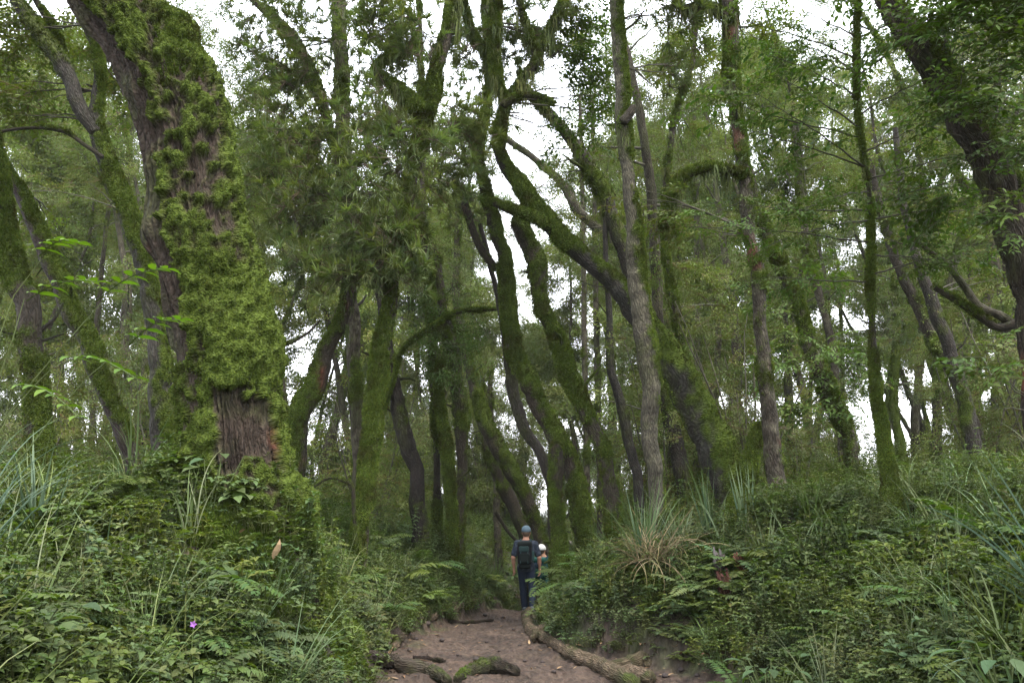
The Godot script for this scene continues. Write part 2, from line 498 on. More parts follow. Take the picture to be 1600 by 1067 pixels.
# ------------------------------------------------------------------ trunks and limbs
# pts: world points from the base up, rads: radii. o: sides, moss (0-1), bark, red (0-1), ridge (m), flare, side (a direction that moss prefers)
func limb(called: String, parent: Node3D, pts: Array, rads: Array, o := {}) -> Trunk:
	var t := Trunk.new()
	t.node = parent
	var sides: int = o.get("sides", 18)
	var moss: float = o.get("moss", 0.5)
	var bark: Color = o.get("bark", Color(0.056, 0.048, 0.037))
	var red: float = o.get("red", 0.0)
	var pale: float = o.get("pale", 0.0)
	var ridge: float = o.get("ridge", 0.012)
	var thick: float = o.get("thick", 0.022)
	var side: Vector3 = o.get("side", Vector3.ZERO)
	var flare: float = o.get("flare", 0.0)
	var dome: bool = o.get("dome", false)
	var step_k: float = o.get("step", 0.5)
	var mask: bool = o.has("mask")
	var n := pts.size()
	for i in n - 1:
		var p0: Vector3 = pts[maxi(i - 1, 0)]
		var p1: Vector3 = pts[i]
		var p2: Vector3 = pts[i + 1]
		var p3: Vector3 = pts[mini(i + 2, n - 1)]
		var r := (rads[i] + rads[i + 1]) * 0.5 as float
		var k := clampi(int(ceil(p1.distance_to(p2) / maxf(r * step_k, 0.02))), 1, 60)
		for j in k:
			var f := float(j) / k
			t.pos.append(0.5 * (2.0 * p1 + (p2 - p0) * f + (2.0 * p0 - 5.0 * p1 + 4.0 * p2 - p3) * f * f + (3.0 * p1 - p0 - 3.0 * p2 + p3) * f * f * f))
			t.rad.append(lerpf(rads[i], rads[i + 1], smoothstep(0, 1, f)))
	t.pos.append(pts[n - 1])
	t.rad.append(rads[n - 1])
	for k in t.pos.size():
		var q := t.pos[k]
		var w: float = t.rad[k] * o.get("crook", 0.45)
		t.pos[k] = q + Vector3(noise_a.get_noise_3d(q.x * 20.0 + 5.0, q.y * 20.0, q.z * 20.0), 0, noise_a.get_noise_3d(q.x * 20.0, q.y * 20.0 + 70.0, q.z * 20.0)) * w
	var burls := []
	for k in int(o.get("burls", 0)):
		var i := int(rr(0.12, 0.9) * (t.pos.size() - 1))
		var a := rr(0, TAU)
		burls.append([t.pos[i] + Vector3(cos(a), 0, sin(a)) * t.rad[i], t.rad[i] * rr(0.4, 0.9)])
	if dome:
		var last: Vector3 = t.pos[t.pos.size() - 1]
		var dd := (last - t.pos[t.pos.size() - 2]).normalized()
		var r0: float = rads[n - 1]
		for k in range(1, 6):
			t.pos.append(last + dd * r0 * sin(k * PI / 10) * 0.9)
			t.rad.append(maxf(0.004, r0 * cos(k * PI / 10)))
	if o.get("cap", false):
		var first := t.pos[0]
		var back := (t.pos[0] - t.pos[1]).normalized()
		var r1 := t.rad[0]
		var cp := PackedVector3Array()
		var cr := PackedFloat32Array()
		for k in range(4, 0, -1):
			cp.append(first + back * r1 * 0.55 * sin(k * PI / 8))
			cr.append(maxf(0.002, r1 * cos(k * PI / 8)))
		cp.append_array(t.pos)
		cr.append_array(t.rad)
		t.pos = cp
		t.rad = cr
	var mb := MB.new()
	var origin := parent.global_position if parent != self else Vector3.ZERO
	var ms := PackedFloat32Array()
	var bx := Vector3.RIGHT
	var run := 0.0
	var rings := t.pos.size()
	var avg: float = rads[rads.size() / 2]
	var turns := maxf(1.0, roundf(avg * TAU / 0.7))
	var total := 0.0
	for k in range(1, rings):
		total += t.pos[k].distance_to(t.pos[k - 1])
	for k in rings:
		var span := maxi(1, int(0.9 / step_k))
		if dome and k >= rings - 6:
			span = 1
		var dir := (t.pos[mini(k + span, rings - 1)] - t.pos[maxi(k - span, 0)]).normalized()
		bx = (bx - dir * bx.dot(dir)).normalized()
		var by := dir.cross(bx)
		if k > 0:
			run += t.pos[k].distance_to(t.pos[k - 1])
		var base_f := flare * exp(-run / (avg * 2.2))
		for s in sides + 1:
			var a := TAU * (s % sides) / sides
			var out := bx * cos(a) + by * sin(a)
			var p := t.pos[k] + out * t.rad[k]
			var lump := noise_a.get_noise_3d(p.x * 22.0, p.y * 14.0, p.z * 22.0)
			var big := noise_a.get_noise_3d(p.x * 9.0 + 31.0, p.y * 6.0, p.z * 9.0)
			var cush := noise_a.get_noise_3d(p.x * 120.0, p.y * 90.0, p.z * 120.0)
			var m := 0.0
			if mask:
				m = main_moss(p, out, cush, lump, big)
			else:
				m = moss * 2.2 - 1.0 + lump * 1.1 + big * 1.0 + cush * 0.7 + out.y * 0.6 + out.dot(side) * 0.75
				m = smoothstep(-0.2, 0.5, m)
			var ang := noise_b.get_noise_3d(out.x * 55.0, p.y * 7.0, out.z * 55.0)
			var r := t.rad[k] * (1.0 + big * 0.16 + lump * 0.07)
			r += ang * ridge * (1.0 - 0.7 * m)
			if ridge > 0.02:
				r += (absf(noise_b.get_noise_3d(out.x * 190.0, p.y * 9.0, out.z * 190.0)) - 0.15) * ridge * 2.6 * (1.0 - 0.85 * m)
			if mask:
				var band := 1.0 + 1.5 * smoothstep(2.8, 3.0, p.y) * smoothstep(3.65, 3.2, p.y) + 0.7 * smoothstep(5.6, 5.9, p.y)
				r += m * thick * band * 0.5
				r += m * 0.022 * noise_c.get_noise_3d(p.x * 130.0, p.y * 130.0, p.z * 130.0)
			r += m * thick * (0.35 + 0.8 * (lump + 0.5) + 1.3 * cush) * minf(1.0, t.rad[k] / 0.08)
			for bl in burls:
				var away := p.distance_to(bl[0]) / bl[1] as float
				if away < 2.0:
					r += bl[1] * 0.45 * exp(-away * away * 1.6)
			if base_f > 0.01:
				var lobe := pow(absf(cos(a * 2.5 + big * 3.0)), 2.0)
				r += t.rad[k] * base_f * (0.25 + 0.75 * lobe)
			if k >= rings - 5 and dome:
				r = lerpf(t.rad[k], r, 0.5)
			p = t.pos[k] + out * r
			var fine := noise_c.get_noise_3d(p.x * 40.0, p.y * 40.0, p.z * 40.0)
			var col := bark * (1.0 + 0.5 * ang + 0.3 * fine)
			if red > 0.0:
				var rd := smoothstep(0.15, 0.45, noise_c.get_noise_3d(p.x * 8.0 + 9.0, p.y * 5.0, p.z * 8.0) + red - 0.35)
				col = col.lerp(Color(0.17, 0.066, 0.04) * (1.0 + 0.5 * ang), rd * 0.85)
			if pale > 0.0:
				col = col.lerp(Color(0.155, 0.15, 0.11) * (1.0 + 0.4 * fine), clampf(pale + fine * 0.9, 0, 1) * 0.8)
			col = col.lerp(Color(0.052, 0.06, 0.024) * (1.0 + 0.4 * fine), clampf(0.22 + 1.4 * lump + 0.6 * cush + 0.5 * fine, 0.0, 0.8))
			var mc := Color(0.066, 0.090, 0.021) * (1.0 + 0.45 * fine + 0.3 * lump)
			col = col.lerp(mc, clampf(m + fine * 0.3 * (1.0 - absf(m * 2.0 - 1.0)), 0, 1))
			mb.full(p - origin, out, Color(col.r, col.g, col.b), Vector2(turns * s / sides, run / 1.4))
			ms.append(m)
			if m > 0.12 and s < sides:
				t.moss_at.append(p - origin)
				t.moss_n.append(out)
				t.moss_m.append(m)
	var bed := PackedInt32Array()
	var bare := PackedInt32Array()
	for k in rings - 1:
		for s in sides:
			var i := k * (sides + 1) + s
			mb.quad(i, i + sides + 1, i + sides + 2, i + 1)
			var mossy := ms[i] + ms[i + sides + 1] + ms[i + sides + 2] + ms[i + 1] > 1.6
			(bed if mossy else bare).append_array(PackedInt32Array([i, i + sides + 1, i + sides + 2, i, i + sides + 2, i + 1]))
	mb.smooth()
	# one normal for the seam
	for k in rings:
		var i := k * (sides + 1)
		var nn := (mb.n[i] + mb.n[i + sides]).normalized()
		mb.n[i] = nn
		mb.n[i + sides] = nn
	if bed.size() < 60 or bare.size() < 60 or (sides < 20 and called != "trunk"):
		part(called, mb.mesh(mat.bark if bed.size() < bare.size() else mat.mossbed), parent)
		return t
	mb.ix = bare
	var wood := part(called, mb.mesh(mat.bark), parent)
	mb.ix = bed
	part("moss_bed", mb.mesh(mat.mossbed), wood).set_meta("kind", "stuff")
	return t

# fuzz of moss on the places a limb marked as mossy
func fuzz(t: Trunk, kind: String, per: float, size: float, spread: float, col := Color(0.074, 0.105, 0.018)) -> void:
	if t.moss_at.is_empty():
		return
	var sc := [SC.new(), SC.new()]
	var n := int(t.moss_at.size() * per)
	for k in n:
		var i := rng.randi() % t.moss_at.size()
		if rr(0, 1) > t.moss_m[i] * 1.2:
			continue
		var nn := (t.moss_n[i] + jit(0.65)).normalized()
		var at := t.moss_at[i] + (jit(spread) - t.moss_n[i] * 0.0)
		at -= t.moss_n[i] * (at - t.moss_at[i]).dot(t.moss_n[i])
		var up := (nn + Vector3.DOWN * rr(-0.1, 0.25)).normalized()
		var b := Basis(Quaternion(Vector3.UP, up)).rotated(up, rr(0, TAU)).scaled(Vector3.ONE * size * rr(0.55, 1.25) * (0.45 + 0.55 * t.moss_m[i]))
		var p := noise_c.get_noise_3d(at.x * 14.0, at.y * 14.0, at.z * 14.0)
		sc[k % 2].put(b, at, vary((col * (1.0 + 0.9 * p)).lerp(Color(0.06, 0.055, 0.018), clampf(-p * 1.5 - 0.1, 0.0, 0.7)), 0.35))
	for k in 2:
		multi("moss", sc[k], lib[kind][k], t.node)

func tube_from(spec: Array, d: float, dd := 0.0) -> Array:      # [[px, py, width in px], ...] -> points and radii
	var pts := []
	var rads := []
	for k in spec.size():
		var dk := d + dd * k / maxf(1.0, spec.size() - 1.0)
		pts.append(P(spec[k][0], spec[k][1], dk))
		rads.append(spec[k][2] * 0.5 * S(spec[k][1], dk))
	return [pts, rads]

func dig_in(pts: Array, rads: Array, deep := 0.4) -> void:       # carries the base down into the ground
	var p: Vector3 = pts[0]
	var g := height(p.x, p.z)
	if p.y > g - 0.15 or deep > 0.6:
		var q: Vector3 = pts[1]
		var d := (p - q).normalized()
		var drop: float = p.y - g + deep
		pts.push_front(Vector3(p.x + d.x * drop * 0.4, g - deep, p.z))
		rads.push_front(rads[0] * 1.12)

# ------------------------------------------------------------------ crowns
func spray_at(scs: Array, at: Vector3, size: float, col: Color, out: Vector3) -> void:
	var yaw := atan2(-out.z, out.x) + rr(-1.1, 1.1)
	var b := Basis(Vector3.UP, yaw) * Basis(Vector3.RIGHT, rr(-0.5, 0.5)) * Basis(Vector3.BACK, rr(-0.6, 0.35))
	scs[rng.randi() % scs.size()].put(b.scaled(Vector3.ONE * size * rr(0.7, 1.25)), at, vary(col, 0.3))

func crown(t: Trunk, blobs: Array, kind: String, col: Color, size := 1.0, with_branches := true, called := "crown") -> void:
	var origin := t.node.position
	var scs := [SC.new(), SC.new(), SC.new()]
	var branches := MB.new()
	for b in blobs:
		var c := P(b[0], b[1], b[2])
		var s := S(b[1], b[2])
		var r := Vector3(b[3] * s, b[4] * s, maxf(b[3], b[4]) * s * 0.8)
		var start := t.pos[0]
		var best := 1e9
		for k in range(0, t.pos.size(), 3):
			var q := t.pos[k] + Vector3(0, 0.35, 0)
			var dist := q.distance_to(c) + (0.8 if t.pos[k].y > c.y else 0.0)
			if dist < best:
				best = dist
				start = t.pos[k]
		var arms := []
		if with_branches:
			for k in 3:
				arms.append(c + Vector3(rr(-r.x, r.x), rr(-r.y, r.y), rr(-r.z, r.z)) * 0.75)
			for e in arms:
				bough(branches, start - origin, (e as Vector3) - origin, clampf(best * 0.012, 0.008, 0.03))
		for k in int(b[5] * (0.62 if kind == "needle" else 0.9)):
			var q := Vector3(rng.randfn(), rng.randfn(), rng.randfn()) * 0.5
			if q.length() > 1.15:
				q = q.normalized() * rr(0.6, 1.1)
			var at := c + q * r
			var lump := noise_a.get_noise_3d(at.x * 16.0, at.y * 16.0, at.z * 16.0)
			if lump < -0.22:
				at += Vector3(0, 0.25, 0)
			spray_at(scs, at - origin, size * (1.25 if kind == "needle" else 1.0), col, at - start)
	if branches.v.size():
		branches.smooth()
		part("branch", branches.mesh(mat.dry), t.node).set_meta("kind", "stuff")
	for k in 3:
		multi(called, scs[k], lib[kind][k], t.node)

func bough(mb: MB, a: Vector3, b: Vector3, r: float, col := Color(0.05, 0.045, 0.034)) -> void:
	var mid := (a + b) * 0.5 + Vector3(rr(-0.15, 0.15), rr(0.0, 0.3), rr(-0.15, 0.15)) * a.distance_to(b) * 0.5
	var prev := a
	var n := 7
	for k in range(1, n + 1):
		var t := float(k) / n
		var p := a.lerp(mid, t).lerp(mid.lerp(b, t), t) + jit(0.02)
		tube_seg(mb, prev, p, r * (1.0 - 0.75 * (t - 1.0 / n)), r * (1.0 - 0.75 * t), 5, col * (1.0 + rr(-0.2, 0.2)))
		prev = p

func tube_seg(mb: MB, a: Vector3, b: Vector3, ra: float, rb: float, sides: int, col: Color) -> void:
	var d := (b - a).normalized()
	var s := d.cross(Vector3(0.31, 0.9, 0.2)).normalized()
	var u := s.cross(d)
	var base := mb.v.size()
	for k in sides:
		var q := s * cos(TAU * k / sides) + u * sin(TAU * k / sides)
		mb.point(a + q * ra, col)
		mb.point(b + q * rb, col)
	for k in sides:
		var m := (k + 1) % sides
		mb.quad(base + k * 2, base + k * 2 + 1, base + m * 2 + 1, base + m * 2)

func beards(t: Trunk, n: int, from: float, to: float, size: float, col := Color(0.075, 0.09, 0.032)) -> void:
	var scs := [SC.new(), SC.new(), SC.new()]
	for k in n:
		var i := int(rr(from, to) * (t.pos.size() - 1))
		var a := rr(0, TAU)
		var out := Vector3(cos(a), 0, sin(a))
		var at := t.pos[i] + out * t.rad[i] * 0.95 - t.node.position
		scs[k % 3].put(Basis(Vector3.UP, -a + PI / 2).scaled(Vector3(size, size * rr(0.5, 1.3), size)), at, vary(col, 0.3))
	for k in 3:
		multi("beard_lichen", scs[k], lib.beard[k], t.node)

# a tree from its outline in the photograph
func tree(called: String, label: String, spec: Array, d: float, o := {}) -> Trunk:
	var tr := tube_from(spec, d, o.get("lean", 0.0))
	var pts: Array = tr[0]
	var rads: Array = tr[1]
	for k in rads.size():
		rads[k] *= o.get("slim", 0.76)
	if not o.get("no_dig", false):
		dig_in(pts, rads, o.get("deep", 0.4))
	var root: Node3D = thing(called, label, "tree", Vector3(pts[0].x, pts[0].y, pts[0].z), o.get("group", "trees of the mossy forest"))
	var oo: Dictionary = o.duplicate()
	oo.flare = o.get("flare", 0.5)
	oo.burls = o.get("burls", 5)
	var t := limb("trunk", root, pts, rads, oo)
	var k: String = o.get("fuzz", "tuft")
	if o.get("moss", 0.5) > 0.05 or o.has("mask"):
		fuzz(t, k, o.get("per", 3.2), o.get("tuft", 1.0) * (1.1 if d > 11.0 else 0.95), o.get("spread", 0.045), o.get("moss_col", Color(0.074, 0.105, 0.018)))
	if o.has("beards"):
		beards(t, o.beards, o.get("beard_from", 0.3), 1.0, o.get("beard_size", 1.0))
	for n in int(o.get("stubs", 4)):
		var i := int(rr(0.25, 0.92) * (t.pos.size() - 2))
		var a := rr(0, TAU)
		var out := Vector3(cos(a), rr(0.0, 0.9), sin(a) * 0.6).normalized()
		var l := rr(0.12, 0.6)
		var r := clampf(t.rad[i] * rr(0.1, 0.22), 0.009, 0.03)
		var p0 := t.pos[i] + out * t.rad[i] * 0.5
		var p1 := p0 + out * l * 0.6 + jit(0.04)
		limb("dead_stub", root, [p0, p1, p1 + (out + jit(0.5)).normalized() * l * 0.5], [r * 1.3, r, r * 0.5], {"sides": 8, "moss": rr(0.2, 0.7), "ridge": 0.003, "thick": 0.006, "dome": true, "cap": true, "step": 2.0})
	return t

func side_limb(t: Trunk, spec: Array, d: float, o := {}) -> Trunk:
	var tr := tube_from(spec, d, o.get("lean", 0.0))
	var oo: Dictionary = o.duplicate()
	oo.cap = true
	for k in tr[1].size():
		tr[1][k] *= 0.8
	var b := limb(o.get("called", "branch"), t.node, tr[0], tr[1], oo)
	if o.get("moss", 0.5) > 0.05 or o.has("mask"):
		fuzz(b, o.get("fuzz", "tuft"), o.get("per", 2.4), o.get("tuft", 1.0), o.get("spread", 0.045))
	if o.has("beards"):
		beards(b, o.beards, 0.1, 1.0, o.get("beard_size", 1.0))
	return b

# ------------------------------------------------------------------ the trees one can tell apart
const NEEDLE := Color(0.088, 0.112, 0.048)
const BROAD := Color(0.062, 0.102, 0.022)
const LIGHT := Color(0.105, 0.135, 0.038)

func main_moss(q: Vector3, out: Vector3, cush: float, lump: float, big: float) -> float:
	var p := q + Vector3(0, lump * 0.5 + cush * 0.25, 0)
	var m := 0.72 + lump * 0.8 + big * 0.5 + cush * 0.8
	m -= 1.7 * smoothstep(-0.32, -0.55, out.x) * smoothstep(2.75, 3.1, p.y)
	m -= 0.3 * smoothstep(3.75, 4.3, p.y) * smoothstep(6.1, 5.4, p.y)
	m += 0.6 * smoothstep(2.75, 3.0, p.y) * smoothstep(3.8, 3.5, p.y) * smoothstep(-0.4, 0.0, out.x)
	m -= 1.9 * smoothstep(-0.1, 0.18, out.x + 0.25 * lump) * smoothstep(0.98, 0.85, out.x) * smoothstep(2.84, 2.72, p.y + 0.12 * lump) * smoothstep(1.85, 2.05, p.y)
	return smoothstep(-0.1, 0.6, m)

func make_trees() -> void:
	var near := {"slim": 0.9, "crook": 0.07, "stubs": 0, "burls": 3, "sides": 200, "step": 0.035, "mask": true, "thick": 0.06, "ridge": 0.045, "flare": 0.3, "deep": 1.0, "fuzz": "tuft", "per": 0.6, "tuft": 0.5, "spread": 0.008, "bark": Color(0.058, 0.045, 0.036), "red": 0.03}
	var t := tree("mossy_tree", "thickest tree, shaggy with green moss, bare purplish bark low on its trunk, on a mound",
		[[378, 800, 190], [370, 740, 146], [361, 660, 140], [352, 560, 146], [331, 450, 150], [309, 360, 136], [290, 250, 134], [270, 150, 138], [226, 70, 118], [170, 0, 108], [110, -90, 98], [50, -230, 80], [10, -420, 55]], 7.5, near)
	side_limb(t, [[272, 260, 40], [276, 190, 86], [280, 130, 106], [278, 75, 96], [270, 40, 74]], 7.42, {"called": "broken_stub", "sides": 110, "step": 0.07, "moss": 1.0, "thick": 0.05, "fuzz": "tuft", "per": 1.6, "tuft": 0.55, "spread": 0.012, "dome": true})
	crown(t, [[30, -120, 7.5, 130, 60, 50], [170, -140, 7.6, 120, 60, 50], [-60, -260, 7.5, 160, 90, 60], [330, -180, 8.5, 120, 70, 40]], "broad", BROAD)

	t = tree("forked_tree", "slim forked tree, moss-banded trunk, standing between the thick mossy tree and the leaning bent tree",
		[[258, 752, 46], [252, 697, 46], [254, 641, 50], [252, 592, 47], [245, 547, 42], [242, 510, 40], [232, 454, 36], [217, 397, 35], [190, 310, 38], [163, 250, 36], [150, 195, 32], [151, 150, 22], [153, 94, 19], [137, 38, 20], [122, -10, 19], [110, -110, 15], [104, -240, 10]], 10.0, {"moss": 0.52, "side": Vector3(1, 0, 0.3), "bark": Color(0.05, 0.048, 0.042), "sides": 26, "tuft": 0.8, "step": 0.3, "per": 2.0})
	side_limb(t, [[148, 205, 26], [126, 169, 30], [101, 112, 29], [79, 75, 26], [50, 38, 25], [20, -5, 22], [-20, -70, 18]], 9.95, {"moss": 0.5, "bark": Color(0.05, 0.048, 0.042), "tuft": 0.8})
	side_limb(t, [[100, 105, 14], [92, 70, 13], [80, 40, 12], [56, 0, 11], [40, -60, 9]], 10.1, {"moss": 0.3})
	side_limb(t, [[158, 245, 9], [135, 229, 8], [94, 204, 7], [38, 200, 6], [-10, 208, 5]], 9.8, {"moss": 0.2, "sides": 8})
	crown(t, [[60, 130, 10.5, 70, 60, 34], [100, 40, 10.6, 70, 50, 34], [190, 110, 11, 36, 80, 34], [20, 170, 10, 40, 30, 16], [15, 40, 10, 50, 50, 26], [180, 20, 11, 40, 40, 20], [110, -90, 10.5, 120, 60, 40]], "broad", LIGHT * 0.9)

	t = tree("leaning_tree", "dark leaning tree bent like an elbow with a moss-covered knee, left of the forked tree",
		[[206, 748, 40], [193, 679, 34], [167, 622, 31], [149, 572, 36], [133, 529, 34], [112, 491, 36], [92, 435, 34], [73, 397, 34], [57, 360, 33], [47, 337, 28], [29, 300, 25], [7, 262, 22], [-25, 215, 20], [-80, 130, 16]], 11.0, {"moss": 0.46, "side": Vector3(1, 0, 0), "bark": Color(0.046, 0.036, 0.034), "sides": 24, "tuft": 0.85})
	crown(t, [[-40, 90, 11, 70, 60, 24], [60, 350, 12.5, 60, 40, 16]], "broad", LIGHT)

	t = tree("mossy_tree", "pale green moss-wrapped trunk at the far-left edge behind arching sword leaves",
		[[62, 730, 48], [56, 604, 42], [49, 547, 46], [43, 491, 50], [27, 435, 45], [12, 370, 34], [2, 300, 28], [-15, 220, 26], [-40, 100, 20]], 9.0, {"moss": 0.72, "sides": 26, "tuft": 0.85})
	crown(t, [[-80, 60, 9, 60, 60, 20]], "broad", BROAD)

	t = tree("leaning_tree", "tree with reddish foot leaning right, just right of the thickest mossy tree",
		[[462, 752, 34], [464, 690, 42], [472, 650, 43], [484, 620, 41], [495, 585, 40], [506, 555, 35], [525, 520, 28], [543, 470, 24], [550, 400, 22], [548, 330, 18]], 13.0, {"moss": 0.6, "red": 0.3, "side": Vector3(-1, 0, 0), "beards": 16})
	crown(t, [[480, 330, 13, 60, 70, 46], [450, 250, 13.2, 50, 60, 45], [500, 420, 12.8, 40, 36, 30]], "needle", NEEDLE)

	t = tree("needle_tree", "upright tree hidden in drooping narrow-leaved foliage, left of centre",
		[[560, 790, 26], [557, 650, 24], [553, 550, 26], [548, 470, 29], [544, 380, 28], [540, 300, 27], [535, 150, 29], [528, 0, 31], [524, -120, 24], [520, -300, 14]], 14.0, {"moss": 0.3, "pale": 0.35, "beards": 40, "beard_from": 0.4})
	crown(t, [[430, 180, 14, 60, 90, 70], [480, 100, 14, 60, 70, 70], [560, 60, 13.6, 60, 60, 46], [540, 330, 13.4, 70, 70, 60], [470, 20, 14, 60, 50, 40], [560, 200, 13.5, 50, 70, 44], [500, 240, 13.7, 40, 50, 40], [400, 60, 14.4, 40, 60, 30], [530, -100, 14, 130, 70, 70]], "needle", NEEDLE * 1.05)

	t = tree("mossy_tree", "tall mossy trunk with hairy hanging lichen rising beside the left edge of the path",
		[[557, 905, 44], [560, 850, 36], [568, 790, 32], [578, 704, 31], [582, 660, 33], [587, 610, 34], [597, 547, 34], [605, 491, 30], [614, 435, 26], [622, 380, 28], [638, 300, 27], [655, 220, 30], [671, 160, 32], [688, 90, 25], [706, 20, 26], [714, -60, 22], [716, -260, 12]], 12.0, {"moss": 0.68, "sides": 26, "tuft": 0.8, "step": 0.35, "beards": 70, "beard_from": 0.45, "side": Vector3(-0.7, 0, 0.3)})
	side_limb(t, [[668, 172, 20], [650, 166, 26], [627, 142, 24], [598, 122, 20], [588, 112, 16], [604, 92, 15], [640, 74, 12], [655, 50, 9]], 11.9, {"moss": 0.7, "beards": 40})
	side_limb(t, [[557, 850, 9], [553, 800, 8], [550, 762, 8], [536, 751, 7], [514, 747, 6], [490, 760, 5], [480, 762, 3]], 11.8, {"moss": 0.6, "sides": 12, "tuft": 0.5})
	side_limb(t, [[612, 440, 16], [596, 410, 18], [600, 370, 34], [624, 360, 40], [640, 385, 30], [650, 405, 12]], 11.8, {"moss": 1.0, "beards": 24, "called": "moss_hump"})
	crown(t, [[600, 210, 12, 50, 70, 42], [590, 300, 11.8, 64, 66, 46], [600, 395, 11.6, 55, 40, 46], [550, 420, 11.7, 54, 36, 40], [640, 260, 11.8, 44, 64, 26], [645, 70, 12, 50, 60, 50], [700, 250, 12.4, 46, 74, 40], [720, 190, 12.4, 30, 50, 30], [620, 20, 12, 50, 40, 40], [625, 460, 11.6, 22, 24, 16]], "needle", NEEDLE * 1.12)

	t = tree("leaning_tree", "dark bare-barked trunk leaning left behind the ferny left bank of the path",
		[[652, 755, 30], [640, 700, 36], [628, 660, 34], [618, 620, 28], [608, 570, 22], [600, 500, 20], [585, 400, 16], [580, 300, 12]], 17.0, {"moss": 0.22, "bark": Color(0.04, 0.035, 0.032)})
	crown(t, [[590, 430, 17, 60, 60, 24], [570, 320, 17.4, 60, 60, 20]], "fine", NEEDLE)
	t = tree("slender_tree", "slender upright mossy trunk left of the twin trunks near centre",
		[[683, 745, 15], [682, 697, 14], [677, 585, 16], [673, 472, 15], [664, 380, 15], [660, 280, 13], [658, 150, 11], [655, 0, 9]], 18.0, {"moss": 0.6})
	crown(t, [[665, 330, 18, 40, 40, 26], [650, 420, 18, 34, 34, 20], [690, 400, 18, 30, 40, 20], [660, 540, 18, 26, 30, 14]], "fine", LIGHT)
	t = tree("mossy_tree", "left one of twin mossy trunks near centre, the lower and greener",
		[[706, 800, 20], [703, 750, 20], [697, 700, 20], [690, 650, 17], [684, 610, 14], [690, 560, 12]], 17.0, {"moss": 0.85})
	crown(t, [[690, 540, 17, 30, 30, 18]], "fine", BROAD)
	t = tree("mossy_tree", "right one of twin trunks near centre, darker with leafy top",
		[[716, 800, 24], [719, 760, 22], [722, 700, 21], [717, 640, 30], [710, 570, 30], [701, 520, 24], [690, 470, 17], [684, 400, 13]], 17.5, {"moss": 0.45})
	side_limb(t, [[700, 525, 12], [686, 505, 8], [712, 489, 9], [742, 484, 8], [780, 484, 6]], 17.3, {"moss": 0.6, "sides": 12})
	side_limb(t, [[690, 500, 6], [655, 525, 8], [628, 548, 7], [612, 600, 6], [596, 650, 5]], 16.8, {"moss": 0.7, "sides": 10})
	crown(t, [[705, 580, 17.2, 34, 36, 34], [690, 480, 17.6, 40, 40, 34], [730, 520, 17.6, 30, 36, 20]], "fine", BROAD)

	t = tree("leaning_tree", "long straight trunk leaning left over the walkers, mossy upper side",
		[[853, 880, 26], [842, 836, 25], [824, 780, 27], [798, 735, 29], [768, 679, 32], [746, 622, 25], [732, 570, 19], [722, 520, 18], [713, 460, 17], [714, 400, 14], [716, 320, 11]], 20.0, {"moss": 0.5, "side": Vector3(0.5, 0, 0)})
	crown(t, [[715, 440, 20, 40, 50, 26], [720, 340, 20, 40, 50, 24]], "fine", LIGHT)
	t = tree("leaning_tree", "short dark trunk crossing under the long leaning trunk behind the walkers",
		[[822, 850, 26], [806, 800, 28], [788, 765, 30], [770, 715, 28], [758, 660, 22], [752, 600, 14]], 21.0, {"moss": 0.5})
	crown(t, [[755, 590, 21, 34, 40, 20]], "fine", LIGHT)
	t = tree("slender_tree", "thin straight tree standing in brush left of the walkers",
		[[780, 905, 18], [778, 860, 16], [776, 800, 15], [775, 745, 13], [768, 650, 11], [765, 560, 9]], 22.0, {"moss": 0.4, "pale": 0.4})
	side_limb(t, [[812, 850, 7], [790, 825, 7], [775, 800, 8]], 21.6, {"moss": 0.2, "sides": 8})
	crown(t, [[768, 610, 22, 40, 50, 26], [780, 700, 22, 20, 24, 10]], "fine", LIGHT)

	t = tree("mossy_tree", "sinuous tree with bright moss sleeve leaning left at the centre of the scene",
		[[912, 830, 34], [900, 770, 36], [885, 716, 38], [866, 679, 38], [846, 641, 38], [828, 604, 37], [809, 566, 35], [798, 529, 31], [795, 472, 29], [790, 416, 28], [775, 360, 27], [760, 300, 22], [747, 250, 20], [748, 210, 18], [760, 170, 16], [764, 110, 14], [760, 20, 12], [756, -80, 9]], 15.0, {"moss": 0.74, "sides": 26, "tuft": 0.9, "step": 0.35, "beards": 50, "beard_from": 0.6, "side": Vector3(0.6, 0, 0.2)})
	side_limb(t, [[776, 420, 12], [752, 390, 16], [734, 345, 15], [720, 300, 14], [708, 280, 10]], 15.1, {"moss": 0.4})
	crown(t, [[745, 230, 15, 34, 60, 36], [740, 320, 15, 24, 40, 20], [735, 130, 15.4, 40, 50, 26], [760, 30, 15.4, 50, 40, 30]], "needle", NEEDLE * 1.1)
	t = tree("leaning_tree", "bare dark trunk running close under the bright moss-sleeved tree",
		[[862, 790, 18], [855, 740, 19], [841, 704, 22], [816, 660, 25], [801, 600, 25], [791, 545, 19], [786, 500, 14], [770, 430, 11], [750, 350, 9]], 15.6, {"moss": 0.25, "bark": Color(0.06, 0.054, 0.05)})
	crown(t, [[745, 340, 16, 24, 36, 12]], "fine", NEEDLE)
	t = tree("tree_snag", "short moss-capped snag with a strip of red bark, just right of the walkers",
		[[877, 890, 36], [875, 862, 30], [873, 817, 25], [870, 760, 24], [871, 735, 29], [869, 702, 27]], 14.6, {"moss": 0.7, "red": 0.42, "dome": true, "tuft": 0.9})

	t = tree("tree_snag", "tall mossy snag with rounded broken top leaning left, near the centre",
		[[958, 800, 32], [948, 735, 29], [938, 697, 30], [921, 660, 32], [905, 622, 31], [892, 585, 34], [879, 547, 32], [861, 510, 26], [846, 472, 31], [836, 416, 38], [820, 371, 37], [810, 352, 32]], 14.0, {"moss": 0.66, "red": 0.15, "dome": true, "sides": 26, "tuft": 0.9, "step": 0.35})

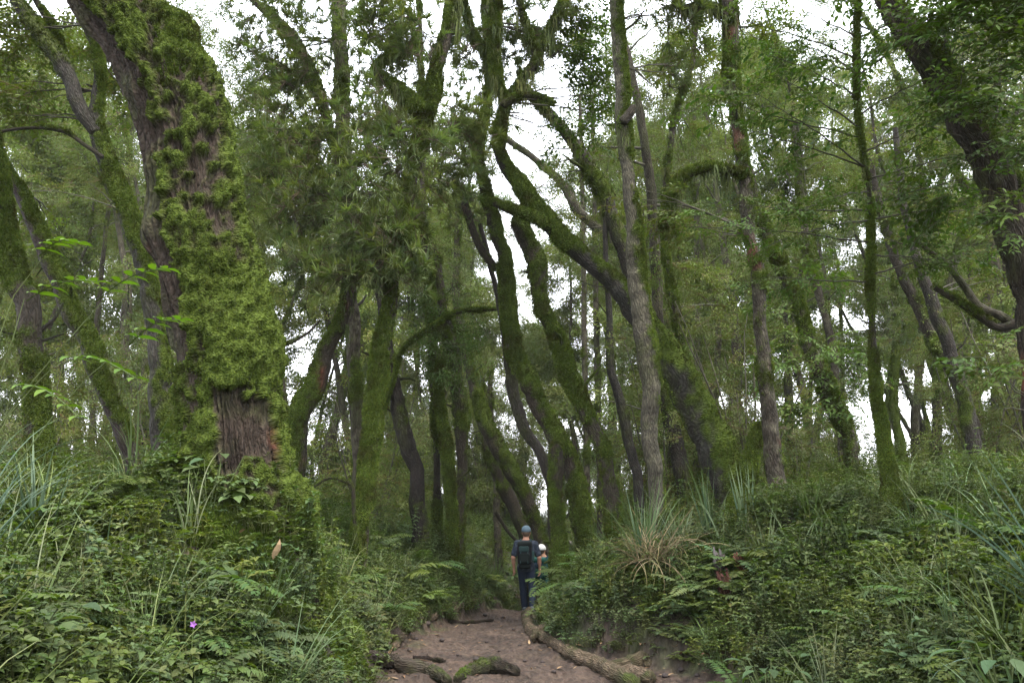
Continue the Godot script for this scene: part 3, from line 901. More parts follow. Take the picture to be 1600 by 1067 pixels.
	t = tree("mossy_tree", "big S-shaped tree whose trunk sweeps down to the right behind the tall straight trunk",
		[[1150, 775, 84], [1122, 710, 80], [1088, 640, 76], [1058, 575, 62], [1022, 522, 50], [985, 480, 46], [952, 435, 42], [912, 403, 37], [880, 372, 36], [858, 346, 36], [832, 317, 34], [806, 282, 31], [785, 252, 26], [779, 222, 20], [784, 187, 18], [788, 158, 20], [778, 132, 18], [772, 90, 18], [773, 37, 20], [776, -10, 20], [778, -120, 14]], 13.0, {"slim": 0.72, "moss": 0.66, "sides": 28, "step": 0.3, "tuft": 0.85, "beards": 50, "beard_from": 0.5, "bark": Color(0.042, 0.04, 0.036), "side": Vector3(0.4, 0.5, 0)})
	side_limb(t, [[862, 352, 20], [826, 335, 20], [798, 327, 18], [775, 318, 14], [764, 314, 7]], 12.9, {"moss": 0.6, "sides": 14})
	side_limb(t, [[787, 165, 16], [800, 156, 13], [820, 150, 9], [845, 152, 7], [866, 162, 5]], 12.9, {"moss": 0.2, "sides": 10})
	side_limb(t, [[790, 160, 12], [812, 130, 16], [840, 95, 18], [846, 75, 16], [862, 40, 13], [880, 0, 11], [890, -60, 8]], 13.1, {"moss": 0.6, "beards": 40})
	side_limb(t, [[840, 95, 12], [830, 60, 12], [815, 20, 10], [800, -40, 8]], 13.1, {"moss": 0.6, "beards": 20})
	side_limb(t, [[775, 120, 13], [756, 80, 12], [740, 55, 10], [728, 20, 9], [722, -40, 7]], 13.2, {"moss": 0.6, "beards": 20})
	side_limb(t, [[1150, 790, 34], [1168, 745, 30], [1180, 690, 22], [1186, 668, 16]], 12.6, {"moss": 0.85, "dome": true, "called": "stub"})
	crown(t, [[790, 70, 13.4, 50, 50, 40], [850, 30, 13.4, 50, 40, 40], [740, 60, 13.4, 40, 50, 36], [810, -60, 13, 120, 50, 60]], "needle", NEEDLE * 1.15)
	crown(t, [[905, 110, 13.6, 50, 60, 44], [890, 50, 13.6, 50, 40, 36], [930, 180, 13.8, 30, 50, 24], [860, 200, 14, 30, 24, 10]], "broad", BROAD * 1.1, 1.0, true, "leafy_crown")

	t = tree("leaning_tree", "dark curved trunk arching up to the left behind the tall straight trunk",
		[[1075, 780, 40], [1050, 660, 38], [1022, 540, 36], [1000, 470, 36], [975, 395, 35], [953, 330, 33], [936, 288, 33], [912, 243, 31], [890, 215, 27], [867, 187, 23], [843, 163, 19], [826, 145, 14], [810, 110, 11]], 15.5, {"slim": 0.7, "moss": 0.5, "bark": Color(0.042, 0.038, 0.032), "beards": 40, "beard_from": 0.5})
	crown(t, [[820, 130, 16, 40, 30, 16], [930, 250, 16, 40, 40, 22], [870, 290, 16.4, 50, 40, 22]], "fine", NEEDLE * 1.2)
	t = tree("leaning_tree", "pale grey slanting trunk seen through the loop of the S-shaped tree",
		[[1090, 770, 26], [1050, 600, 24], [1003, 450, 22], [953, 375, 20], [905, 330, 19], [875, 285, 18], [830, 244, 15], [792, 217, 12], [770, 190, 9]], 19.0, {"moss": 0.25, "pale": 0.6})
	crown(t, [[780, 190, 19, 40, 30, 14], [850, 250, 19.5, 40, 30, 12]], "fine", LIGHT)

	t = tree("straight_tree", "tall straight lichen-grey trunk with a dark knot, right of centre",
		[[1030, 850, 34], [1026, 765, 30], [1019, 697, 35], [1015, 622, 37], [1010, 547, 42], [999, 472, 37], [993, 416, 36], [987, 337, 29], [979, 262, 26], [975, 205, 30], [972, 150, 26], [968, 75, 25], [963, 0, 23], [958, -100, 20], [950, -300, 12]], 11.5, {"moss": 0.36, "pale": 0.45, "sides": 28, "step": 0.3, "tuft": 0.8, "side": Vector3(0.9, 0, 0), "bark": Color(0.075, 0.07, 0.055), "beards": 30, "beard_size": 0.6})
	crown(t, [[980, -80, 11.5, 120, 60, 60], [1040, 30, 12, 50, 40, 24], [1060, 110, 12.2, 30, 40, 14]], "needle", NEEDLE * 1.1)
	side_limb(t, [[975, 190, 18], [984, 178, 18], [990, 168, 14]], 11.35, {"moss": 0.1, "dome": true, "called": "knot"})
	t = tree("slender_tree", "thin dark crooked trunk between the mossy snag and the tall straight trunk",
		[[1001, 800, 24], [997, 757, 22], [985, 697, 22], [968, 622, 20], [953, 566, 16], [952, 490, 14], [947, 420, 12], [945, 340, 10]], 15.5, {"moss": 0.25, "bark": Color(0.045, 0.042, 0.04)})
	crown(t, [[945, 400, 16, 30, 50, 20]], "fine", NEEDLE)

	t = tree("straight_tree", "upright tree with patches of reddish bark, right of the S-shaped tree",
		[[1216, 800, 44], [1211, 735, 37], [1204, 660, 33], [1197, 585, 27], [1189, 510, 26], [1184, 435, 29], [1173, 379, 26], [1169, 337, 30], [1161, 262, 23], [1153, 187, 22], [1145, 112, 25], [1140, 37, 27], [1132, -30, 24], [1120, -200, 15]], 12.0, {"moss": 0.45, "red": 0.4, "pale": 0.15, "sides": 26, "step": 0.3, "tuft": 0.8, "beards": 24, "beard_from": 0.5})
	side_limb(t, [[1160, 270, 20], [1130, 264, 19], [1100, 262, 21], [1070, 275, 21], [1050, 300, 20], [1042, 330, 16], [1036, 352, 10]], 11.9, {"moss": 0.95, "beards": 16})
	side_limb(t, [[1140, 30, 16], [1110, 10, 16], [1075, 14, 12], [1050, 4, 8]], 11.9, {"moss": 0.6, "beards": 26})
	crown(t, [[1070, 350, 12, 40, 40, 24], [1010, 310, 11.8, 20, 20, 6], [1100, -60, 12, 110, 60, 50], [1090, 60, 12.6, 50, 40, 26], [1190, 40, 12.4, 40, 50, 20]], "broad", LIGHT)
	t = tree("slender_tree", "slim mossy trunk curving up behind the arching mossy branch",
		[[1100, 780, 16], [1085, 640, 15], [1062, 520, 14], [1042, 400, 13], [1040, 300, 12], [1048, 220, 12], [1062, 160, 12], [1082, 100, 10], [1090, 20, 8]], 16.0, {"moss": 0.55, "beards": 14})
	crown(t, [[1090, 200, 17, 50, 60, 40], [1085, 90, 17, 50, 50, 30], [1060, 420, 16.5, 50, 50, 30], [1110, 470, 16, 40, 50, 24]], "fine", LIGHT * 1.1)

	t = tree("leaning_tree", "mossy leaning tree tangled with twigs at mid height, right of the red-patched tree",
		[[1346, 770, 32], [1328, 697, 28], [1311, 641, 32], [1285, 592, 35], [1267, 547, 27], [1254, 491, 21], [1231, 435, 22], [1211, 397, 23], [1196, 355, 20], [1184, 320, 16], [1172, 260, 12]], 14.0, {"moss": 0.55, "sides": 22})
	crown(t, [[1230, 560, 13.6, 40, 30, 24], [1290, 560, 13.6, 40, 36, 30], [1270, 640, 13.6, 30, 30, 18], [1320, 600, 13.4, 30, 40, 20], [1220, 470, 14, 30, 30, 14], [1280, 420, 14, 40, 30, 16]], "broad", BROAD * 1.15)
	t = tree("sapling", "thin-topped broadleaf tree with a mossy lower trunk and long level twigs of dark leaves",
		[[1394, 800, 54], [1388, 735, 34], [1379, 679, 31], [1371, 622, 28], [1368, 566, 26], [1363, 510, 18], [1360, 435, 16], [1362, 360, 15], [1359, 300, 12], [1354, 262, 11], [1342, 187, 10], [1339, 112, 9], [1341, 0, 8], [1343, -120, 6]], 9.0, {"moss": 0.66, "slim": 0.52, "thick": 0.012, "sides": 22, "tuft": 0.6, "beards": 40, "beard_from": 0.15, "beard_size": 0.45})
	sapling_twigs(t)
	t = tree("mossy_tree", "huge dark trunk leaning in from the right edge with leaves hanging over it",
		[[1668, 860, 130], [1652, 760, 104], [1638, 660, 92], [1626, 560, 84], [1612, 460, 78], [1588, 372, 80], [1556, 280, 74], [1521, 215, 66], [1486, 150, 62], [1443, 80, 54], [1400, 15, 46], [1350, -70, 38], [1290, -200, 28]], 8.0, {"slim": 0.72, "moss": 0.4, "sides": 40, "step": 0.22, "ridge": 0.03, "bark": Color(0.046, 0.038, 0.03), "tuft": 0.75, "spread": 0.03, "side": Vector3(0.7, 0.4, 0), "red": 0.12})
	side_limb(t, [[1600, 500, 20], [1562, 512, 15], [1525, 490, 13], [1490, 466, 12], [1462, 450, 9]], 8.6, {"moss": 0.35, "sides": 14})
	side_limb(t, [[1600, 520, 18], [1565, 494, 16], [1530, 478, 16], [1508, 450, 14], [1484, 416, 13], [1452, 392, 10], [1432, 376, 7]], 9.4, {"moss": 0.2, "pale": 0.4, "sides": 14})
	crown(t, [[1450, 40, 7.6, 80, 44, 40], [1550, 90, 7.4, 60, 60, 46], [1500, 170, 7.5, 60, 40, 30], [1585, 240, 7.4, 40, 50, 26], [1530, 20, 7.4, 60, 40, 34], [1400, -90, 8, 130, 60, 50], [1570, 340, 7.5, 30, 40, 12], [1480, 300, 8.4, 50, 40, 20], [1560, 610, 7.6, 30, 40, 10]], "broad", BROAD)

	t = tree("slender_tree", "grey-green trunk far behind the twiggy leaning tree on the right",
		[[1318, 720, 18], [1308, 600, 17], [1300, 536, 17], [1289, 491, 16], [1266, 416, 15], [1257, 360, 15], [1250, 280, 12], [1240, 180, 9]], 19.0, {"moss": 0.35, "pale": 0.3})
	crown(t, [[1250, 150, 19.5, 70, 70, 44], [1280, 260, 19.5, 60, 60, 34], [1230, 330, 19, 40, 40, 20]], "fine", LIGHT * 1.1)
	t = tree("leaning_tree", "left one of two parallel dark trunks leaning left, right background",
		[[1540, 720, 26], [1500, 605, 25], [1469, 547, 24], [1431, 472, 22], [1397, 397, 18], [1375, 320, 14], [1360, 240, 10]], 17.0, {"moss": 0.35})
	crown(t, [[1400, 330, 17.5, 70, 60, 36], [1440, 450, 17.5, 40, 50, 18]], "fine", LIGHT)
	t = tree("leaning_tree", "right one of two parallel dark trunks leaning left, right background",
		[[1530, 740, 30], [1515, 660, 28], [1506, 615, 27], [1484, 547, 26], [1457, 472, 24], [1427, 379, 18], [1410, 300, 14], [1400, 200, 10]], 15.5, {"moss": 0.25, "bark": Color(0.045, 0.04, 0.036)})
	crown(t, [[1420, 220, 16, 60, 50, 30], [1540, 560, 15.6, 40, 50, 26], [1450, 330, 16, 50, 40, 20], [1540, 420, 16, 50, 50, 24]], "broad", LIGHT)
	t = tree("slender_tree", "thin dark trunk standing behind the foot of the red-patched tree",
		[[1250, 770, 18], [1244, 716, 16], [1236, 640, 15], [1232, 590, 13], [1228, 500, 10], [1222, 400, 7]], 20.0, {"moss": 0.15, "bark": Color(0.035, 0.032, 0.03)})
	crown(t, [[1225, 430, 20, 40, 50, 24]], "fine", LIGHT)
	t = tree("slender_tree", "slender trunk bending right in the bright gap right of the thickest tree",
		[[448, 720, 14], [439, 592, 12], [424, 529, 11], [416, 484, 10], [400, 440, 8], [385, 400, 6]], 20.0, {"moss": 0.4})
	side_limb(t, [[424, 525, 7], [445, 500, 6], [462, 455, 5], [480, 410, 4]], 20.0, {"moss": 0.2, "sides": 8})
	side_limb(t, [[430, 545, 6], [455, 535, 6], [480, 520, 5], [500, 500, 4]], 20.0, {"moss": 0.2, "sides": 8})
	t = tree("leaning_tree", "thin mossy trunk leaning right above the drooping foliage near the picture's top",
		[[560, 760, 20], [552, 560, 20], [545, 400, 20], [530, 260, 19], [514, 199, 19], [499, 150, 20], [465, 75, 17], [432, 35, 15], [397, 0, 14], [340, -70, 10]], 15.2, {"moss": 0.35, "beards": 20, "beard_from": 0.5})
	side_limb(t, [[516, 205, 9], [480, 130, 8], [440, 105, 6], [410, 90, 5]], 15.0, {"moss": 0.4, "sides": 8})
	crown(t, [[390, 120, 15.5, 50, 60, 40], [350, -30, 15.4, 90, 50, 40], [400, 230, 15.6, 40, 60, 36], [390, 300, 15.8, 40, 40, 30]], "fine", NEEDLE * 1.2)
	for k in 3:
		var x := [912.0, 931.0, 1090.0][k] as float
		t = tree("slender_tree", ["left one of two thin straight trunks behind the moss-topped snag", "right one of two thin straight trunks behind the moss-topped snag", "thin straight trunk behind the S-shaped tree's broad foot"][k],
			[[x + 6, 760, 13], [x + 3, 600, 12], [x, 450, 11], [x - 2, 300, 9], [x - 6, 150, 7]], 23.0 + k, {"moss": 0.35, "pale": 0.3})
		crown(t, [[x, 380, 23.5, 40, 60, 22], [x + 10, 250, 23.5, 50, 60, 22]], "fine", LIGHT)

# the level leafy twigs of the sapling: each leaf that can be picked out is a leaf of its own
func sapling_twigs(t: Trunk) -> void:
	var origin := t.node.position
	var leaf_meshes := []
	for k in 4:
		var mb := MB.new()
		leaf8(mb, Vector3.ZERO, Vector3(0, 0, -1), Vector3.UP, 0.088 + 0.012 * k, 0.04 + 0.004 * (k % 3), Color(0.034 + 0.008 * k, 0.072 + 0.01 * k, 0.018), 0.12 + 0.06 * k)
		leaf_meshes.append(mb.mesh(mat.leaf))
	var made := 0
	var scs := [SC.new(), SC.new(), SC.new()]
	var tw := MB.new()
	var spec := [[262, -230, 190, 8.6], [262, -180, 140, 8.2], [200, -150, 110, 8.4], [215, -250, 150, 8.8], [150, -170, 80, 8.6], [110, -120, 60, 8.5], [330, -200, 320, 8.3], [345, -140, 380, 8.6], [300, -100, 330, 8.2], [240, 130, 190, 8.7], [180, 110, 120, 8.5], [320, 190, 270, 8.3], [345, 160, 330, 8.8], [400, 130, 405, 8.4], [430, 190, 380, 8.2], [440, -150, 430, 8.7], [120, 90, 60, 8.4], [60, -110, 10, 8.6], [60, 100, 20, 8.7], [280, 220, 230, 8.4], [380, -230, 350, 8.5], [90, -200, 30, 8.8]]
	for s in spec:
		var i := 0
		for k in t.pos.size():
			if absf(t.pos[k].y - P(1350, s[0], 9.0).y) < absf(t.pos[i].y - P(1350, s[0], 9.0).y):
				i = k
		var a := t.pos[i] - origin
		var b := P(1350.0 + s[1], s[2], s[3]) - origin
		var mid := (a + b) * 0.5 + Vector3(0, rr(-0.05, 0.12), rr(-0.1, 0.1))
		var prev := a
		var n := 14
		for k in range(1, n + 1):
			var f := float(k) / n
			var p := a.lerp(mid, f).lerp(mid.lerp(b, f), f) + jit(0.012)
			tube_seg(tw, prev, p, 0.011 * (1.05 - f) + 0.002, 0.011 * (1.0 - f) + 0.002, 5, Color(0.045, 0.042, 0.03))
			if k > 3:
				var d := (p - prev).normalized()
				for side in [-1.0, 1.0]:
					var out: Vector3 = (d * rr(0.3, 0.8) + d.cross(Vector3.UP).normalized() * side + Vector3(0, rr(-0.25, 0.15), 0)).normalized()
					if rr(0, 1) < 0.6:
						var e: Vector3 = p + out * rr(0.1, 0.3)
						tube_seg(tw, p, e, 0.004, 0.002, 4, Color(0.045, 0.045, 0.03))
						for j in 4:
							if made < 300:
								var at: Vector3 = p.lerp(e, 0.25 + 0.25 * j)
								var ld: Vector3 = (out + jit(0.7) + Vector3.DOWN * 0.15).normalized()
								var m := part("leaf", leaf_meshes[rng.randi() % 4], t.node)
								m.transform = Transform3D(Basis.looking_at(ld, (Vector3.UP + jit(0.3)).normalized()).scaled(Vector3.ONE * rr(0.75, 1.2)), at)
								made += 1
						spray_at(scs, e, 0.62, BROAD, out)
			prev = p
	tw.smooth()
	part("twig", tw.mesh(mat.dry), t.node).set_meta("kind", "stuff")
	for k in 3:
		multi("leaves", scs[k], lib.broad[k], t.node)

# ------------------------------------------------------------------ the wood behind
func make_background() -> void:
	var used := []
	var made := 0
	var tries := 0
	understory()
	for k in 9:                                             # the wood goes on beside and behind the viewer and shades the near banks
		var x := (4.0 + 0.6 * k) * (1.0 if k % 2 == 0 else -1.0)
		background_tree(x, 9.0 - 1.6 * k, 200 + k)
	while made < 132 and tries < 4000:
		tries += 1
		var d := rr(17.0, 52.0) if made > 30 else rr(17.0, 30.0)
		var x := rr(-0.72, 0.72) * d
		if made >= 68:                                  # further off
			d = rr(30.0, 62.0)
			x = rr(-0.72, 0.72) * d
			if made >= 124:
				x = rr(-0.14, 0.14) * d
		var z := -d
		if off_path(x, z) < 1.2 and d < 26.0:
			continue
		var ok := true
		for u in used:
			if (u as Vector2).distance_to(Vector2(x, z)) < 1.5:
				ok = false
		if d > 12.0 and absf(x / d + 0.28) < 0.02 and d < 34.0:
			ok = false
		if d < 36.0 and absf(x / d + 0.03) < 0.13 - 0.003 * maxf(0.0, d - 18.0):      # the light glade past the crest
			ok = false
		if not ok:
			continue
		used.append(Vector2(x, z))
		background_tree(x, z, made)
		made += 1

func understory() -> void:
	var made := 0
	for k in 900:
		if made >= 112:
			break
		var d := rr(15.0, 48.0)
		var x := rr(-0.7, 0.7) * d
		if made >= 90:
			d = rr(24.0, 42.0)
			x = rr(-0.16, 0.16) * d
		if off_path(x, -d) < 1.6 and d < 24.0:
			continue
		if d < 24.0 and absf(x) < 2.5:
			continue
		if d < 33.0 and absf(x / d + 0.03) < 0.11:
			continue
		made += 1
		var g := on_ground(x, -d, -0.1)
		var root := thing("understory_shrub", (["pale", "olive", "bright", "green"][k % 4] + (" far" if d > 28.0 else "")) + " leafy shrub behind, " + beside(g), "shrub", g, "shrubs of the forest behind")
		var st := MB.new()
		var kind := "far" if d > 24.0 else "fine"
		var scs := [SC.new(), SC.new(), SC.new()]
		var tall := rr(2.0, 5.5) if made <= 90 else rr(3.5, 7.5)
		var col := vary([LIGHT, NEEDLE * 1.15, LIGHT * 1.2, LIGHT * 1.05][k % 4], 0.15)
		for j in 7:
			var e := Vector3(rr(-1, 1) * tall * 0.3, tall * rr(0.55, 1.0), rr(-1, 1) * tall * 0.3)
			bough(st, Vector3.ZERO, e, 0.03, Color(0.06, 0.055, 0.04))
			for s in 16:
				var q := Vector3(rng.randfn(), rng.randfn(), rng.randfn()) * 0.35
				spray_at(scs, e * rr(0.2, 1.05) + q, 1.0, col, e)
		st.smooth()
		part("stem", st.mesh(mat.dry), root).set_meta("kind", "stuff")
		for s in 3:
			multi("foliage", scs[s], lib[kind][s], root)

const MARKS := [[45, "the pale left-edge trunk"], [150, "the bent mossy-kneed tree"], [245, "the forked tree"], [350, "the thickest mossy tree"], [470, "the red-footed tree"], [590, "the hairy path-side trunk"], [712, "the twin trunks near centre"], [790, "the long leaning trunk"], [850, "the moss-sleeved sinuous tree"], [905, "the round-topped mossy snag"], [1010, "the tall straight grey trunk"], [1090, "the S-shaped tree's foot"], [1195, "the red-patched tree"], [1290, "the twiggy leaning tree"], [1368, "the level-twigged sapling"], [1490, "the two parallel dark trunks"], [1590, "the huge right-edge trunk"]]

func beside(p: Vector3) -> String:
	var px := 800.0 + p.x / maxf(1.0, -p.z) * FOCAL / cos(PITCH) * 0.98
	var best: Array = MARKS[0]
	for m in MARKS:
		if absf(m[0] - px) < absf(best[0] - px):
			best = m
	return ("just left of " if px < best[0] else "just right of ") + best[1]

func background_tree(x: float, z: float, k: int) -> void:
	var g := on_ground(x, z, -0.2)
	var d := -z
	var tall := rr(12.0, 19.0) if d < 28.0 else rr(13.0, 25.0)
	var r := rr(0.09, 0.2)
	var lean := Vector3(rr(-0.28, 0.12), 0, rr(-0.15, 0.15))
	var pts := [g]
	var rads := [r * 1.3]
	var p := g
	var dir := (Vector3.UP + lean).normalized()
	var n := 7
	for j in n:
		p += dir * tall / n
		dir = (dir + Vector3(rr(-0.22, 0.22), 0.12, rr(-0.22, 0.22))).normalized()
		pts.append(p)
		rads.append(r * (1.0 - 0.8 * (j + 1.0) / n))
	var leafage: String = ["olive-leaved", "pale-leaved", "bright-leaved", "green-leaved"][k % 4]
	if d < 6.0:
		leafage = "tall leafy"
	var label: String = ("far " if d > 30.0 else "") + ("thin " if r < 0.12 else "stout " if r > 0.165 else "slim ") + leafage + (" left-leaning" if lean.x < -0.16 else "") + " tree " + beside(g)
	if d < 6.0:
		label = "leafy tree beside or behind the viewer, its crown shading the near banks"
	var root := thing("forest_tree", label, "tree", g, "trees of the forest behind")
	var t := limb("trunk", root, pts, rads, {"sides": 10, "moss": rr(0.2, 0.6), "pale": rr(0.0, 0.5), "step": 1.2, "ridge": 0.004})
	if d < 26.0 and d > 10.0:
		fuzz(t, "clump", 0.8, 0.9, 0.06)
	var kind := "far" if d > 24.0 or d < 10.0 else "fine"
	var scs := [SC.new(), SC.new(), SC.new()]
	var br := MB.new()
	var col := vary([NEEDLE * 1.2, LIGHT, LIGHT * 1.2, LIGHT * 1.1][k % 4], 0.15)
	var boughs := 15 if d < 28.0 else 25
	for j in boughs:
		var f := rr(0.16, 1.0) if d > 10.0 else rr(0.5, 1.0)
		var i := int(f * (t.pos.size() - 1))
		var a := rr(0, TAU)
		var reach := rr(0.7, 2.6) * (1.15 - 0.5 * f)
		var e := t.pos[i] + Vector3(cos(a) * reach, rr(-0.3, 0.9), sin(a) * reach)
		bough(br, t.pos[i] - g, e - g, clampf(t.rad[i] * 0.35, 0.012, 0.05), Color(0.07, 0.066, 0.05))
		var many := 14 if kind == "fine" else 10
		for s in many:
			var q := Vector3(rng.randfn(), rng.randfn() * 0.55, rng.randfn()) * 0.42
			spray_at(scs, t.pos[i].lerp(e, rr(0.55, 1.05)) + q - g, 1.0 if d < 30.0 else 1.45, col, e - t.pos[i])
	br.smooth()
	part("branch", br.mesh(mat.dry), root).set_meta("kind", "stuff")
	for s in 3:
		multi("crown", scs[s], lib[kind][s], root)

# ------------------------------------------------------------------ ground and undergrowth
func make_terrain() -> void:
	var xs := []
	var zs := []
	var x := -90.0
	while x < 90.0:
		xs.append(x)
		x += 0.07 if absf(x) < 3.0 else 0.3 if absf(x) < 10.0 else 2.0
	var z := 16.0
	while z > -150.0:
		zs.append(z)
		z -= 0.07 if (z < -5.0 and z > -19.0) else 0.3 if (z < 0.0 and z > -30.0) else 1.5
	var mb := MB.new()
	for zz in zs:
		for xx in xs:
			var y := height(xx, zz)
			var t := off_path(xx, zz)
			var f := noise_c.get_noise_2d(xx * 12.0, zz * 12.0)
			var g := noise_a.get_noise_2d(xx * 14.0, zz * 14.0)
			var earth := Color(0.080, 0.056, 0.042) * (1.0 + 0.45 * g + 0.3 * f)
			var humus := Color(0.045, 0.036, 0.024) * (1.0 + 0.4 * f)
			var moss := Color(0.05, 0.068, 0.02) * (1.0 + 0.4 * f)
			var col := earth.lerp(humus.lerp(moss, smoothstep(-0.1, 0.3, g)), smoothstep(-0.15, 0.35, t + g * 0.5))
			mb.full(Vector3(xx, y, zz), Vector3.UP, col, Vector2(xx / 2.2, zz / 2.2))
	var w := xs.size()
	for j in zs.size() - 1:
		for i in w - 1:
			mb.quad(j * w + i, j * w + w + i, j * w + w + i + 1, j * w + i + 1)
	mb.smooth()
	for k in mb.n.size():
		if mb.n[k].y < 0:
			mb.n[k] = -mb.n[k]
	var o := part("ground", mb.mesh(mat.soil), self)
	o.set_meta("kind", "structure")
	tag(o, "reddish brown trodden earth path between humus covered banks", "ground")

func scatter(sets: Dictionary, kind: String, at: Vector3, size: float, col: Color, one := -1) -> void:
	if not sets.has(kind):
		sets[kind] = []
		for k in lib[kind].size():
			sets[kind].append(SC.new())
	var tilt := Basis(Vector3.RIGHT, rr(-0.2, 0.2)) * Basis(Vector3.BACK, rr(-0.2, 0.2))
	sets[kind][one if one >= 0 and rr(0, 1) < 0.8 else rng.randi() % sets[kind].size()].put((tilt * Basis(Vector3.UP, rr(0, TAU))).scaled(Vector3.ONE * size * rr(0.65, 1.3)), at, vary(col, 0.38))

var clear_spots := {}

func keep_clear(px: float, py: float) -> Vector3:
	var key := Vector2(px, py)
	if not clear_spots.has(key):
		clear_spots[key] = G(px, py)
	return clear_spots[key]

func make_undergrowth() -> void:
	var sets := {}
	var green := Color(0.092, 0.124, 0.030)
	var bluish := Color(0.080, 0.114, 0.042)
	var deep := Color(0.070, 0.102, 0.025)
	# near banks
	for k in 27000:
		var d := 2.6 + pow(rr(0, 1), 0.8) * 12.4
		var x := rr(-0.78, 0.78) * d
		var z := -d
		if k % 4 == 0:
			d = 2.6 + rr(0, 1) * 19.0
			z = -d
			var pw := pathway(z)
			x = pw.x + (pw.z + rr(0, 1.3) if k % 8 == 0 else -pw.y - rr(0, 1.3))
		var t := off_path(x, z)
		if t < 0.08 or Vector2(x, z).length() < 2.6:
			continue
		var clear := false
		for q in [[1140, 920, 0.3], [1075, 1035, 0.25]]:
			var gp := keep_clear(q[0], q[1])
			var to := Vector2(x, z) - Vector2(gp.x, gp.z) * 0.96
			if to.length() < q[2]:
				clear = true
		if clear and rr(0, 1) < 0.9:
			continue
		var on_mound := Vector2(x + 2.2, z + 7.3).length() < 1.25 and x > -2.7
		var patch := noise_a.get_noise_2d(x * 12.0 + 80.0, z * 12.0)
		var field := noise_b.get_noise_2d(x * 9.0 - 40.0, z * 9.0) + rr(-0.14, 0.14)
		if noise_a.get_noise_2d(x * 26.0, z * 26.0 + 90.0) < -0.3 and rr(0, 1) < 0.75:
			continue
		var kind := "cover"
		var size := rr(0.7, 1.3)
		var one := -1
		if field > 0.22:
			kind = "herb"
			one = 2
			size = rr(0.6, 1.1)
		elif field > 0.06:
			kind = "herb"
			one = 0
			size = rr(0.55, 1.05)
		elif field < -0.3:
			kind = "fern"
			size = rr(0.4, 0.85)
		elif field < -0.17:
			kind = "herb"
			one = 1
			size = rr(0.5, 1.0)
		elif rr(0, 1) < 0.07:
			kind = "grass"
			size = rr(0.6, 1.2)
		elif rr(0, 1) < 0.05:
			kind = "tall"
			size = rr(0.35, 0.6)
		elif patch > 0.0 and rr(0, 1) < 0.16:
			kind = "dock"
			size = rr(0.6, 1.1)
		if on_mound and rr(0, 1) < 0.72:
			continue
		if t < 0.5:
			size *= 0.75
			if kind == "fern":
				size *= 0.6
		var col: Color = [green, bluish, deep][clampi(int((patch + 0.5) * 3.0), 0, 2)]
		if d < 4.5:
			size = minf(size, 0.85)
		scatter(sets, kind, on_ground(x, z, -0.03), size, col.lerp(Color(0.095, 0.115, 0.055), clampf(noise_b.get_noise_2d(x * 18.0, z * 18.0) * 1.6, 0, 0.7)), one)
	# the brush further in
	for k in 15000:
		var d := 13.0 + pow(rr(0, 1), 1.3) * 45.0
		var x := rr(-0.8, 0.8) * d
		var z := -d
		var t := off_path(x, z)
		if t < 0.25:
			continue
		var patch := noise_a.get_noise_2d(x * 7.0 + 80.0, z * 7.0)
		var kind := "tall" if rr(0, 1) < 0.5 + patch else "herb"
		var size := rr(0.55, 0.95) if kind == "tall" else rr(0.8, 1.3)
		if t < 1.0:
			size *= 0.65
		if rr(0, 1) < 0.1:
			kind = "fern"
			size = rr(0.9, 1.5)
		scatter(sets, kind, on_ground(x, z, -0.03), size, [green, bluish, deep][clampi(int((patch + 0.5) * 3.0), 0, 2)])
	var words := {"dock": ["docks", "broad-leaved docks scattered on the banks"], "cover": ["ground_cover", "low three-leaved ground cover filling the banks"], "herb": ["herbs", "knee-high leafy herbs crowding both banks"], "fern": ["ferns", "small green ferns scattered through the undergrowth"], "grass": ["grass", "fine grass tufts between the herbs"], "tall": ["brush", "taller leafy brush under the trees behind"]}
	for kind in sets:
		var root := Node3D.new()
		root.name = words[kind][0]
		add_child(root)
		tag(root, words[kind][1], "undergrowth", "", "stuff")
		for s in sets[kind].size():
			multi("plants", sets[kind][s], lib[kind][s], root)
	# moss on the mound
	var root2 := Node3D.new()
	root2.name = "moss"
	add_child(root2)
	tag(root2, "bright green moss cushioning the mound under the thickest tree", "moss", "", "stuff")
	var sc := [SC.new(), SC.new()]
	for k in 12000:
		var x := -2.2 + rng.randfn() * 0.75
		var z := -7.1 + rng.randfn() * 0.8
		var t := off_path(x, z)
		if t < 0.05 or rr(0, 0.5) > t or noise_a.get_noise_2d(x * 20.0, z * 20.0) < -0.15:
			continue
		var e := 0.05
		var nn := Vector3(height(x - e, z) - height(x + e, z), 2 * e, height(x, z - e) - height(x, z + e)).normalized()
		var b := Basis(Quaternion(Vector3.UP, nn)).rotated(nn, rr(0, TAU)).scaled(Vector3.ONE * rr(0.7, 1.5))
		sc[k % 2].put(b, on_ground(x, z), vary(Color(0.076, 0.112, 0.018), 0.3))
	for k in 2:
		multi("cushions", sc[k], lib.clump[k], root2)


# where a line of sight through that pixel meets the ground
func G(px: float, py: float, from := 2.5) -> Vector3:
	var d := from
	while d < 40.0:
		var p := P(px, py, d)
		if p.y <= height(p.x, p.z):
			return on_ground(p.x, p.z)
		d += 0.04
	return on_ground(P(px, py, 12).x, -12)

